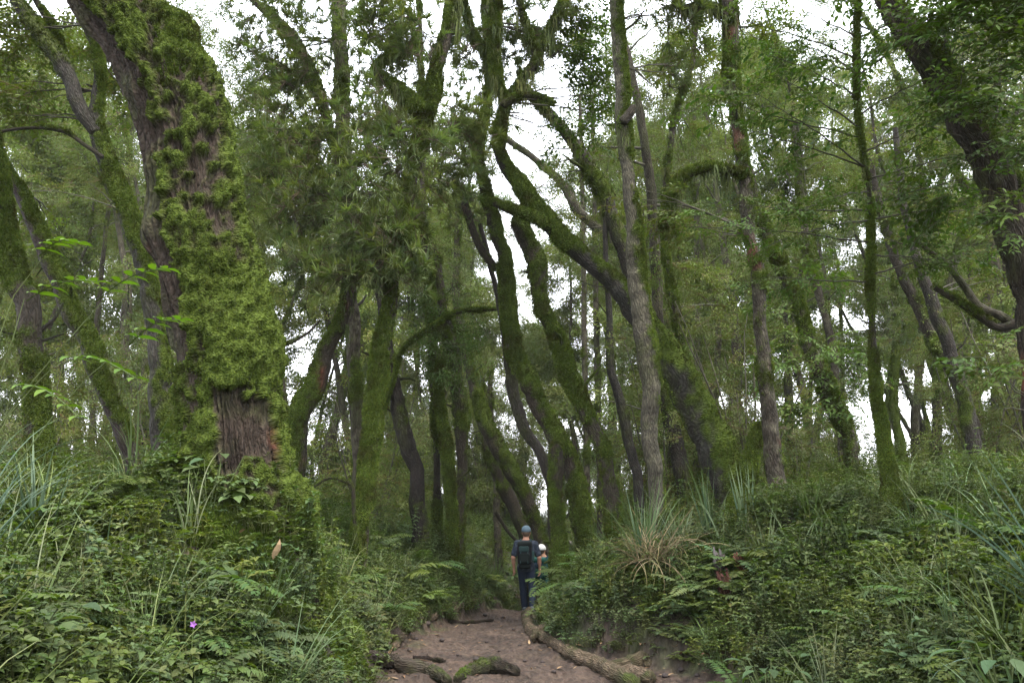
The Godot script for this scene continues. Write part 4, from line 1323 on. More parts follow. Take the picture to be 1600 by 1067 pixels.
func lying(called: String, label: String, category: String, spec: Array, o := {}) -> Trunk:
	var pts := []
	var rads := []
	for k in spec.size():
		var p := G(spec[k][0], spec[k][1])
		var r: float = spec[k][2] * 0.43 * rr(0.85, 1.15) * S(spec[k][1], -p.z)
		pts.append(p + Vector3(0, r * o.get("rise", 0.45), 0))
		rads.append(r)
	var root := thing(called, label, category, G(spec[0][0], spec[0][1]), o.get("group", ""))
	var oo := {"cap": true, "sides": 16, "moss": 0.05, "bark": Color(0.2, 0.155, 0.112), "ridge": 0.022, "thick": 0.01, "dome": true}
	oo.merge(o, true)
	var t := limb(o.get("part_name", "wood"), root, pts, rads, oo)
	if oo.moss > 0.15:
		fuzz(t, "tuft", 1.2, 0.6, 0.02, Color(0.07, 0.1, 0.02))
	return t

var blade_meshes := []

func make_blades() -> void:
	for k in 6:
		var mb := MB.new()
		strap(mb, Vector3.ZERO, Vector3(0.12 + 0.05 * k, 1, 0).normalized(), Vector3(0, 0, 1).cross(Vector3.UP), 1.0, 0.032, [0.35, 0.7, 1.1, 1.6, 2.2, 2.9][k], 12, Color.WHITE, Color(1.05, 1.0, 0.75), rr(-0.5, 0.5))
		blade_meshes.append([mb, {}])

# a blade mesh of one curve in one tone, shared by the clumps
func blade_mesh(k: int, col: Color, m: Material) -> ArrayMesh:
	var key := str(col)
	if not blade_meshes[k][1].has(key):
		var mb: MB = blade_meshes[k][0]
		var q := MB.new()
		q.v = mb.v
		q.ix = mb.ix
		q.c = mb.c.duplicate()
		for i in q.c.size():
			q.c[i] = q.c[i] * col
		blade_meshes[k][1][key] = q.mesh(m)
	return blade_meshes[k][1][key]

func sedge(label: String, at: Vector3, n: int, length: float, width: float, curves: Array, o := {}) -> Node3D:
	if not o.get("hang", false):
		at.y = height(at.x, at.z)
	var root := thing(o.get("called", "sedge_clump"), label, o.get("category", "sedge"), at, o.get("group", "sedge and sword-leaf clumps"))
	var cols: Array = o.get("cols", [Color(0.06, 0.10, 0.035), Color(0.05, 0.085, 0.04), Color(0.085, 0.125, 0.05)])
	for k in n:
		var c: int = curves[rng.randi() % curves.size()]
		var m := part(o.get("part_name", "blade"), blade_mesh(c, cols[rng.randi() % cols.size()], o.get("mat", mat.blade)), root)
		var yaw: float = o.get("yaw", 0.0) + rr(-1, 1) * o.get("fan", PI)
		var l := length * rr(0.6, 1.1)
		m.transform = Transform3D((Basis(Vector3.UP, yaw) * Basis(Vector3.BACK, rr(-1, 1) * o.get("tumble", 0.25) - o.get("tip_over", 0.0)) * Basis(Vector3.RIGHT, rr(-1, 1) * o.get("tumble", 0.2))).scaled(Vector3(l, l, l)) * Basis.from_scale(Vector3(1, 1, width / 0.032 / length)), Vector3(rr(-0.07, 0.07), -0.04, rr(-0.07, 0.07)) * o.get("foot", 1.0))
	return root

func make_details() -> void:
	make_blades()
	# roots and logs
	lying("tree_root", "long smooth pale root bordering the right side of the path", "root", [[829, 954, 12], [823, 965, 16], [826, 982, 20], [838, 996, 21], [868, 1012, 20], [896, 1030, 22], [930, 1046, 25], [962, 1062, 30], [990, 1078, 30]])
	lying("tree_root", "short forked root joining the long pale root at the path's right edge", "root", [[836, 1000, 16], [852, 988, 20], [862, 980, 14]])
	lying("tree_root", "thick dark root at the bottom edge of the path beside the left bank", "root", [[575, 1030, 20], [610, 1042, 26], [640, 1050, 28], [672, 1056, 24], [700, 1068, 20]], {"bark": Color(0.1, 0.085, 0.07)})
	lying("mossy_log", "dark rotting log with mossy top at the bottom edge of the path", "log", [[716, 1066, 16], [738, 1054, 24], [770, 1047, 28], [806, 1056, 20]], {"moss": 0.2, "bark": Color(0.06, 0.05, 0.04)})
	lying("tree_root", "knobbly root running right from the long root's end", "root", [[948, 1052, 22], [978, 1046, 24], [1000, 1040, 26], [1014, 1044, 20]])
	lying("tree_root", "grey root below the knobbly one at the bottom edge", "root", [[956, 1058, 24], [985, 1060, 26], [1012, 1070, 24]])
	lying("log", "cut pole lying along the left edge of the path", "log", [[668, 972, 8], [684, 962, 10], [700, 951, 10], [714, 946, 8]])
	lying("log", "short cut pole on the left edge ahead of the longer pole", "log", [[700, 966, 9], [712, 956, 10], [722, 948, 9]])
	lying("log", "small pole lying where the path crests on the left", "log", [[724, 950, 8], [736, 943, 9], [748, 939, 7]])
	lying("log", "fallen mossy log lying behind the walking people's feet", "log", [[790, 938, 12], [808, 935, 13], [830, 931, 13]], {"moss": 0.4})
	lying("tree_root", "thin dark root crossing the near left of the path", "root", [[646, 1030, 7], [668, 1032, 9], [694, 1038, 6]], {"bark": Color(0.06, 0.045, 0.04)})
	lying("tree_root", "worn root on the left bank foot above the dark root", "root", [[612, 1018, 12], [622, 1005, 15], [634, 996, 11]])
	lying("tree_root", "thin root lying across the path's middle", "root", [[700, 972, 4], [735, 974, 5], [770, 971, 4]], {"bark": Color(0.09, 0.07, 0.06)})
	lying("stick", "broken stub of wood standing off the long pale root", "stick", [[834, 1004, 9], [838, 992, 9], [842, 984, 6]], {"rise": 1.5})
	# clods and stones on the path
	for s in [[668, 978, 11], [691, 1004, 8], [744, 1032, 9], [758, 963, 7], [786, 966, 5], [802, 986, 5], [722, 990, 5], [692, 966, 6], [650, 1000, 9], [640, 1018, 8], [848, 1036, 7], [866, 1052, 8], [780, 1018, 5], [760, 1004, 6], [715, 1026, 5], [812, 1010, 6], [820, 1034, 6], [676, 1045, 8], [1040, 1058, 12], [1065, 1050, 10], [1090, 1060, 9]]:
		var p := G(s[0], s[1])
		var r: float = s[2] * 0.5 * S(s[1], -p.z)
		var o := part("stone", lump_mesh(r, Color(0.045, 0.036, 0.033)), self)
		o.position = p + Vector3(0, r * 0.35, 0)
		tag(o, "dark clod of earth lying on the trodden path", "stone", "clods on the path")
	# fallen leaves
	var dead := []
	for k in 4:
		var mb := MB.new()
		var col: Color = [Color(0.17, 0.105, 0.06), Color(0.24, 0.16, 0.09), Color(0.12, 0.07, 0.045), Color(0.3, 0.21, 0.12)][k]
		leaf8(mb, Vector3.ZERO, Vector3(0, 0.1, -1).normalized(), Vector3.UP, 1.0, 0.42, col, 0.35 - 0.2 * k)
		dead.append(mb.mesh(mat.dry))
	var big := [[424, 908, 34, "large upright brown dead leaf caught on the moss of the mound"], [438, 946, 22, "tan dead leaf lower on the moss mound, below the upright one"], [368, 1018, 34, "curled russet dead leaf among herbs below the moss mound"], [338, 962, 22, "brown dead leaf near the purple flower"], [372, 868, 18, "curled brown leaf at the foot of the thickest tree"], [430, 865, 16, "small brown leaf right of the thick tree's foot"], [152, 748, 20, "orange dead leaf hanging in grass at left"], [602, 1040, 26, "pale dead leaf standing by the dark root"], [1110, 1036, 22, "pale wood chip on bare soil right of the path"], [1128, 1048, 16, "small wood chip right of the larger pale chip"], [1092, 1048, 14, "reddish dead leaf on bare soil right of the roots"], [1062, 1034, 18, "orange-brown leaf beside the straw skirt"]]
	for s in big:
		var p := G(s[0], s[1], 3.5)
		var o := part("dead_leaf", dead[rng.randi() % 4], self)
		var l: float = s[2] * S(s[1], -p.z)
		o.transform = Transform3D((Basis(Vector3.UP, rr(0, TAU)) * Basis(Vector3.RIGHT, rr(0.1, 0.9))).scaled(Vector3.ONE * l), p + Vector3(0, l * 0.25 + (0.12 if s[0] < 500 else 0.01), 0))
		tag(o, s[3], "leaf", "fallen leaves picked out singly")
	for k in 420:
		var px := rr(590, 1150)
		var py := rr(950, 1065)
		var p := G(px, py)
		var t := off_path(p.x, p.z)
		if t > 0.15 or (t < -0.3 and rr(0, 1) < 0.75):
			continue
		var o := part("dead_leaf", dead[k % 4], self)
		o.transform = Transform3D((Basis(Vector3.UP, rr(0, TAU)) * Basis(Vector3.RIGHT, rr(-0.3, 0.3))).scaled(Vector3.ONE * rr(0.035, 0.08)), p + Vector3(0, 0.008, 0))
		tag(o, "small curled brown leaf littering the path's edge", "leaf", "leaf litter on the path")
	for k in 46:
		var p := G(rr(610, 1090), rr(950, 1064))
		var t := off_path(p.x, p.z)
		if t > 0.1 or (t < -0.45 and k % 3 != 0):
			continue
		var mb := MB.new()
		var a := rr(0, TAU)
		var q := Vector3(cos(a), 0, sin(a)) * rr(0.05, 0.16)
		var bend := Vector3(rr(-0.03, 0.03), 0.012, rr(-0.03, 0.03))
		var tint := vary(Color(0.085, 0.062, 0.045), 0.4)
		tube_seg(mb, -q, bend, 0.006, 0.005, 5, tint)
		tube_seg(mb, bend, q, 0.005, 0.003, 5, tint)
		mb.smooth()
		var o := part("twig_litter", mb.mesh(mat.dry), self)
		o.position = p + Vector3(0, 0.006, 0)
		tag(o, "short dead twig lying on the trodden path", "twig", "dead twigs on the path")
	# sedges and sword leaves
	var blue := [Color(0.09, 0.135, 0.10), Color(0.075, 0.12, 0.085), Color(0.06, 0.1, 0.06)]
	sedge("blue-green sword leaves standing at the left edge before the pale mossy trunk", P(62, 800, 6.2) , 11, 0.85, 0.036, [0, 1, 2], {"cols": [Color(0.07, 0.105, 0.06), Color(0.055, 0.09, 0.05)], "fan": PI})
	sedge("long grey-green blades arching in from the left edge", P(-60, 850, 4.6), 18, 1.15, 0.016, [2, 3, 4], {"cols": blue, "yaw": 0.1, "fan": 0.7})
	sedge("grass clump arching between the bent tree's foot and the forked tree", P(215, 770, 8.2), 34, 0.75, 0.014, [2, 3, 4])
	sedge("grass clump on the slope right of the moss mound", P(478, 860, 9.0), 22, 0.7, 0.014, [2, 3, 4], {"cols": blue})
	sedge("wide arching clump of sword leaves above the straw skirt, right of the path", G(1006, 905), 60, 1.3, 0.024, [0, 1, 2, 3])
	sedge("tangled straw-coloured dead blades hanging below the wide sedge clump", G(1018, 918) + Vector3(0, 0.42, 0), 170, 0.85, 0.013, [2, 3, 4, 5], {"cols": [Color(0.2, 0.16, 0.09), Color(0.25, 0.2, 0.12), Color(0.14, 0.105, 0.06), Color(0.12, 0.115, 0.05)], "mat": mat.dry, "category": "dry sedge", "called": "dead_sedge", "tip_over": 0.8, "tumble": 0.7, "foot": 3.0, "hang": true})
	sedge("upright sedge clump before the S-shaped tree's foot", P(1108, 850, 10.6), 22, 1.05, 0.03, [0, 0, 1, 2])
	sedge("narrow upright sedge right of the S-shaped tree's stub", P(1170, 850, 10.2), 14, 0.95, 0.036, [0, 0, 1])
	sedge("short broad blades among herbs below the red-patched tree", P(1238, 905, 8.6), 9, 0.5, 0.036, [0, 0, 1])
	sedge("two-tone blades among herbs right of the short broad blades", P(1278, 890, 8.8), 8, 0.5, 0.03, [0, 1])
	sedge("long pale blades arching in from the right edge at mid height", P(1680, 860, 5.2), 14, 1.35, 0.03, [2, 3, 3], {"cols": blue, "yaw": PI, "fan": 0.45, "tip_over": 0.25})
	sedge("nearly level pale blades reaching in low from the right edge", P(1640, 960, 5.0), 7, 0.9, 0.026, [4, 3], {"cols": blue, "yaw": PI, "fan": 0.3, "tip_over": 0.9})
	sedge("bright strap leaves curving up in the bottom-right corner", P(1590, 1090, 4.2), 12, 0.6, 0.04, [1, 2, 3], {"yaw": PI, "fan": 1.2})
	sedge("bright grass clump beside the path behind the walkers", on_ground(-0.4, -20.5), 40, 1.0, 0.02, [1, 2], {"cols": [Color(0.08, 0.13, 0.03), Color(0.07, 0.11, 0.03)]})
	for s in [[120, 900, 5.4, "pale grass arching over the herbs halfway down the left slope"], [230, 1000, 4.8, "grass tuft left of the purple flower"], [40, 960, 4.2, "grass tuft at the left edge above the pale broad leaves"], [300, 830, 6.6, "grass tuft just left of the thickest tree's foot"], [1290, 960, 6.4, "grass tuft in the middle of the right slope"], [1420, 930, 6.0, "grass tuft low on the right slope under the level blades"], [1500, 860, 7.4, "grass tuft below the two parallel dark trunks"], [1330, 850, 8.6, "grass tuft before the sapling's mossy foot"], [1060, 850, 10.8, "grass tuft between the wide sedge and the upright sedge"], [930, 850, 12.8, "grass tuft right of the moss-capped snag"], [640, 860, 13.0, "grass tuft on the left bank across from the walkers"], [520, 900, 9.6, "grass tuft on the left bank below the reddish-footed tree"]]:
		sedge(s[3], P(s[0], s[1], s[2]), 16, rr(0.6, 0.85), 0.012, [1, 2, 3, 4], {"cols": [Color(0.1, 0.135, 0.06), Color(0.085, 0.12, 0.04), Color(0.13, 0.15, 0.08)], "called": "grass_tuft", "category": "grass", "group": "grass tufts on the banks"})
	sedge("thin blades at the bottom right among dark herbs", P(1320, 1070, 5.0), 6, 0.4, 0.014, [1, 2])
	# broad-leaved plants that stand out
	leafy("large-leaved plant in the bottom-right corner behind the strap leaves", P(1560, 1010, 4.6), 9, 0.17, 0.07, 0.26)
	leafy("pale broad leaves low on the slope at the bottom-left", P(60, 1010, 4.0), 10, 0.12, 0.07, 0.2)
	leafy("broad grey-green leaves sprouting beside the bare bark of the thickest tree", P(335, 720, 6.9), 5, 0.12, 0.08, 0.25)
	leafy("cluster of broad leaves overhanging the bare soil right of the path", P(1200, 960, 6.6), 16, 0.13, 0.07, 0.32)
	leafy("round-leaved plant at the foot of the straw skirt's right", P(1085, 930, 9.6), 10, 0.12, 0.08, 0.3)
	var fern_at := [[470, 790, 9.4, 0.6, "fern on the upper right of the moss mound"], [345, 880, 6.0, 0.6, "fern arching over the dark hollow below the thickest tree"], [300, 960, 5.2, 0.5, "level fern above the purple flower"], [930, 760, 13.0, 0.9, "bright fern before the leaning mossy snag's foot"], [1150, 950, 7.4, 0.5, "fern at the edge of bare soil right of the path"], [1370, 880, 6.8, 0.6, "pale ferny plant amid the right slope's herbs"], [1480, 870, 6.2, 0.6, "fern under the long arching blades on the right slope"], [660, 780, 15.5, 1.0, "big fern on the left bank before the twin trunks"], [600, 900, 10.6, 0.6, "fern low on the left bank beside the hairy mossy trunk"], [190, 900, 5.4, 0.5, "fern halfway up the left slope"], [1560, 800, 7.5, 0.9, "fern below the huge right-edge trunk"], [905, 880, 12.0, 0.6, "fern at the foot of the moss-capped snag"]]
	for s in fern_at:
		fern_plant(s[4], P(s[0], s[1], s[2]), s[3])
	near_fronds()
	purple_flower()
	stump()

func lump_mesh(r: float, col: Color) -> ArrayMesh:
	var mb := MB.new()
	var n := 8
	var off := rr(0, 50)
	for j in n + 1:
		for i in n + 1:
			var a := TAU * (i % n) / n
			var b := PI * j / n
			var d := Vector3(sin(b) * cos(a), cos(b) * 0.7, sin(b) * sin(a))
			var q := 1.0 + 0.35 * noise_b.get_noise_3d(d.x * 14.0 + off, d.y * 14.0, d.z * 14.0)
			mb.point(d * r * q, col * (1.0 + rr(-0.15, 0.15)))
	for j in n:
		for i in n:
			var k := j * (n + 1) + i
			mb.quad(k, k + 1, k + n + 2, k + n + 1)
	mb.smooth()
	return mb.mesh(mat.dry)

func leafy(label: String, top: Vector3, n: int, l: float, w: float, spread: float) -> void:
	var foot := on_ground(top.x, top.z)
	top.y = clampf(top.y, foot.y + 0.2, foot.y + 0.42)
	var root := thing("broadleaf_plant", label, "plant", foot, "broad-leaved plants")
	var st := MB.new()
	for k in n:
		var a := TAU * k * 0.38
		var tip := top - foot + Vector3(cos(a), rr(-0.5, 0.3), sin(a)) * spread * rr(0.3, 1.0)
		tip.y = maxf(tip.y, 0.08)
		tube_seg(st, Vector3(rr(-0.04, 0.04), -0.02, rr(-0.04, 0.04)), tip, 0.006, 0.004, 5, Color(0.06, 0.08, 0.03))
		var mb := MB.new()
		leaf8(mb, Vector3.ZERO, Vector3(cos(a), rr(-0.3, 0.2), sin(a)).normalized(), (Vector3.UP + jit(0.3)).normalized(), l * rr(0.7, 1.2), w * rr(0.8, 1.2), vary(Color(0.065, 0.105, 0.045), 0.25), 0.25)
		mb.smooth()
		var m := part("leaf", mb.mesh(mat.leaf), root)
		m.position = tip
	st.smooth()
	part("stem", st.mesh(mat.dry), root).set_meta("kind", "stuff")

func fern_plant(label: String, top: Vector3, l: float) -> void:
	var foot := on_ground(top.x, top.z)
	var root := thing("fern", label, "fern", foot, "ferns picked out singly")
	var n := 9
	for k in n:
		var a := TAU * k / n + rr(-0.3, 0.3)
		var mb := MB.new()
		frond_into(mb, Vector3.ZERO, Vector3(cos(a), rr(0.7, 1.4), sin(a)), l * rr(0.75, 1.15), l * rr(0.34, 0.45), 20, rr(1.1, 1.8), vary(Color(0.062, 0.11, 0.03), 0.2))
		part("frond", mb.mesh(mat.leaf), root)

func near_fronds() -> void:
	var foot := on_ground(-2.6, -3.4)
	var root := thing("frond_plant", "bright feathery fronds close to the viewer crossing the left trunks", "plant", foot)
	var st := MB.new()
	for s in [[40, 470, 150, 440], [150, 470, 260, 420], [90, 560, 210, 590], [20, 600, 120, 650], [60, 400, 120, 380], [200, 540, 280, 500]]:
		var a := P(s[0], s[1], 3.4) - foot
		var b := P(s[2], s[3], 3.2) - foot
		bough(st, Vector3(rr(-0.05, 0.05), -0.05, 0), a, 0.006, Color(0.07, 0.09, 0.03))
		var mb := MB.new()
		var n := 6
		for k in n:
			var f := (k + 1.0) / n
			var p := a.lerp(b, f) + Vector3(0, 0.04 * sin(PI * f), 0)
			var d := (b - a).normalized()
			twig(mb, a.lerp(b, float(k) / n) + Vector3(0, 0.04 * sin(PI * k / n), 0), p, 0.003, 0.002, Color(0.07, 0.1, 0.03))
			for g in [-1.0, 1.0]:
				leaf8(mb, p, (d * 0.5 + d.cross(Vector3.UP).normalized() * g + Vector3(0, rr(-0.2, 0.2), 0)).normalized(), (Vector3.UP + jit(0.3)).normalized(), 0.085 * (1.1 - 0.4 * f), 0.032, vary(Color(0.085, 0.15, 0.022), 0.2), 0.2)
		part("frond", mb.mesh(mat.leaf), root)
	st.smooth()
	part("stem", st.mesh(mat.dry), root).set_meta("kind", "stuff")

func purple_flower() -> void:
	var p := P(302, 975, 4.7)
	var foot := on_ground(p.x, p.z)
	var h := maxf(p.y - foot.y, 0.12)
	var root := thing("flower", "small purple flower on a thin stem among the left herbs", "flower", foot)
	var st := MB.new()
	tube_seg(st, Vector3(0, -0.03, 0), Vector3(0, h, 0), 0.003, 0.002, 5, Color(0.07, 0.1, 0.03))
	st.smooth()
	part("stem", st.mesh(mat.dry), root)
	for k in 5:
		var a := TAU * k / 5
		var mb := MB.new()
		leaf8(mb, Vector3(0, h, 0), Vector3(cos(a), sin(a), 0.4).normalized(), Vector3.BACK, 0.022, 0.016, Color(0.42, 0.17, 0.62), 0.1)
		part("petal", mb.mesh(mat.leaf), root)

func stump() -> void:
	for s in [[1140, 930, 1131, 898, 26, "rotten reddish stump leaning out of the slope right of the straw skirt", Color(0.085, 0.036, 0.027)], [1168, 905, 1154, 872, 18, "orange-red decayed stump behind the larger rotten stump", Color(0.1, 0.045, 0.03)], [1126, 915, 1122, 866, 18, "grey splintered stump beside the reddish rotten stumps", Color(0.12, 0.105, 0.1)]]:
		var a := G(s[0], s[1])
		var b := P(s[2], s[3], -a.z)
		var r: float = s[4] * 0.5 * S(s[3], -a.z)
		var root := thing("tree_stump", s[5], "stump", on_ground(a.x, a.z), "rotten stumps")
		var foot := on_ground(a.x, a.z, -0.1)
		limb("shell", root, [foot, a.lerp(b, 0.4), b], [r * 1.25, r * 1.05, r * 0.8], {"sides": 20, "moss": 0.12, "bark": s[6], "ridge": 0.03})
		var d := (b - a).normalized()
		for k in 7:
			var g := TAU * k / 7
			var o := b - root.position + Vector3(cos(g), 0, sin(g)) * r * 0.6
			var mb := MB.new()
			tube_seg(mb, o - d * 0.1, o + d * rr(0.0, 0.07) + jit(0.02), r * 0.42, r * 0.12, 6, (s[6] as Color) * rr(0.8, 1.2))
			mb.smooth()
			part("splinter", mb.mesh(mat.dry), root)

# ------------------------------------------------------------------ people
# bones: [a, b, radius at a, radius at b, blend]; planes: [normal, offset] keep the side where normal . p < offset
func skin(bones: Array, planes: Array, cell: float, col: Color, mb: MB) -> void:
	var lo := Vector3.ONE * 1e9
	var hi := -lo
	for b in bones:
		var r := maxf(b[2], b[3]) + cell * 3.0
		lo = lo.min((b[0] as Vector3).min(b[1]) - Vector3.ONE * r)
		hi = hi.max((b[0] as Vector3).max(b[1]) + Vector3.ONE * r)
	var nx := int((hi.x - lo.x) / cell) + 2
	var ny := int((hi.y - lo.y) / cell) + 2
	var nz := int((hi.z - lo.z) / cell) + 2
	var g := PackedFloat32Array()
	g.resize(nx * ny * nz)
	g.fill(9.0)
	for b in bones:
		var a: Vector3 = b[0]
		var e: Vector3 = b[1]
		var ra: float = b[2]
		var rb: float = b[3]
		var kk: float = b[4]
		var ab := e - a
		var l2 := maxf(ab.length_squared(), 1e-9)
		var m := maxf(ra, rb) + kk + cell * 2.0
		var i0 := ((a.min(e) - Vector3.ONE * m - lo) / cell)
		var i1 := ((a.max(e) + Vector3.ONE * m - lo) / cell)
		for z in range(maxi(0, int(i0.z)), mini(nz - 1, int(i1.z) + 1) + 1):
			for y in range(maxi(0, int(i0.y)), mini(ny - 1, int(i1.y) + 1) + 1):
				var row := (z * ny + y) * nx
				for x in range(maxi(0, int(i0.x)), mini(nx - 1, int(i1.x) + 1) + 1):
					var p := lo + Vector3(x, y, z) * cell - a
					var t := clampf(p.dot(ab) / l2, 0.0, 1.0)
					var d := (p - ab * t).length() - lerpf(ra, rb, t)
					var o := g[row + x]
					var h := maxf(kk - absf(o - d), 0.0) / kk
					g[row + x] = minf(o, d) - h * h * kk * 0.25
	for pl in planes:
		var nn: Vector3 = pl[0]
		for z in nz:
			for y in ny:
				for x in nx:
					var i := (z * ny + y) * nx + x
					g[i] = maxf(g[i], nn.dot(lo + Vector3(x, y, z) * cell) - pl[1])
	var ids := PackedInt32Array()
	ids.resize(nx * ny * nz)
	ids.fill(-1)
	var offs := [0, 1, nx, nx + 1, nx * ny, nx * ny + 1, nx * ny + nx, nx * ny + nx + 1]
	var corner := [Vector3(0, 0, 0), Vector3(1, 0, 0), Vector3(0, 1, 0), Vector3(1, 1, 0), Vector3(0, 0, 1), Vector3(1, 0, 1), Vector3(0, 1, 1), Vector3(1, 1, 1)]
	var edges := [[0, 1], [2, 3], [4, 5], [6, 7], [0, 2], [1, 3], [4, 6], [5, 7], [0, 4], [1, 5], [2, 6], [3, 7]]
	for z in nz - 1:
		for y in ny - 1:
			for x in nx - 1:
				var i := (z * ny + y) * nx + x
				var f := g[i] < 0
				var mixed := false
				for k in range(1, 8):
					if (g[i + offs[k]] < 0) != f:
						mixed = true
						break
				if not mixed:
					continue
				var sum := Vector3.ZERO
				var cnt := 0
				for e in edges:
					var va := g[i + offs[e[0]]]
					var vb := g[i + offs[e[1]]]
					if (va < 0) != (vb < 0):
						sum += (corner[e[0]] as Vector3).lerp(corner[e[1]], va / (va - vb))
						cnt += 1
				ids[i] = mb.point(lo + (Vector3(x, y, z) + sum / cnt) * cell, col)
	var steps := [1, nx, nx * ny]
	for z in range(1, nz - 1):
		for y in range(1, ny - 1):
			for x in range(1, nx - 1):
				var i := (z * ny + y) * nx + x
				for ax in 3:
					var ins := g[i] < 0
					if ins == (g[i + steps[ax]] < 0):
						continue
					var u: int = steps[(ax + 1) % 3]
					var w: int = steps[(ax + 2) % 3]
					var q := [ids[i], ids[i - u], ids[i - u - w], ids[i - w]]
					if q.min() < 0:
						continue
					if ins:
						mb.quad(q[0], q[3], q[2], q[1])
					else:
						mb.quad(q[0], q[1], q[2], q[3])

func rounded_box(mb: MB, c: Vector3, half: Vector3, r: float, col: Color, turn := Basis.IDENTITY) -> void:
	var n := 6
	for ax in 3:
		for s in [-1.0, 1.0]:
			var base := mb.v.size()
			for j in n + 1:
				for i in n + 1:
					var u := float(i) / n * 2.0 - 1.0
					var v := float(j) / n * 2.0 - 1.0
					var q := Vector3.ZERO
					q[ax] = s
					q[(ax + 1) % 3] = signf(u) * pow(absf(u), 0.6) * s
					q[(ax + 2) % 3] = signf(v) * pow(absf(v), 0.6)
					q *= half
					var inner := q.clamp(-(half - Vector3.ONE * r), half - Vector3.ONE * r)
					var out := (q - inner)
					mb.point(c + turn * (inner + (out.normalized() * r if out.length() > 1e-5 else Vector3.ZERO)), col)
			for j in n:
				for i in n:
					var k := base + j * (n + 1) + i
					mb.quad(k, k + n + 1, k + n + 2, k + 1)

func cloth_part(called: String, parent: Node3D, mb: MB, m: Material) -> MeshInstance3D:
	mb.smooth()
	var o := part(called, mb.mesh(m), parent)
	return o

func hand_bones(w: Vector3, dir: Vector3, thumb: Vector3) -> Array:
	var out := []
	var side := dir.cross(thumb).normalized()
	var palm := w + dir * 0.075
	out.append([w, palm, 0.026, 0.03, 0.02])
	out.append([w + thumb * 0.016, palm + thumb * 0.024, 0.02, 0.016, 0.02])
	out.append([w - thumb * 0.014, palm - thumb * 0.024, 0.02, 0.016, 0.02])
	for k in 4:
		var o: Vector3 = palm + thumb * (0.030 - 0.02 * k)
		var l: float = [0.072, 0.08, 0.075, 0.058][k]
		var a := o + dir * l * 0.45 - side * 0.004
		var b := a + (dir * 0.85 - side * 0.5).normalized() * l * 0.33
		var c := b + (dir * 0.55 - side * 0.85).normalized() * l * 0.26
		out.append([o, a, 0.0095, 0.009, 0.006])
		out.append([a, b, 0.009, 0.0085, 0.006])
		out.append([b, c, 0.0085, 0.0075, 0.006])
	var ta := w + dir * 0.02 + thumb * 0.03
	var tb := ta + (dir * 0.8 + thumb * 0.6).normalized() * 0.042
	out.append([ta - thumb * 0.012, tb, 0.013, 0.0105, 0.008])
	out.append([tb, tb + (dir + thumb * 0.15 - side * 0.2).normalized() * 0.034, 0.0105, 0.0085, 0.006])
	return out

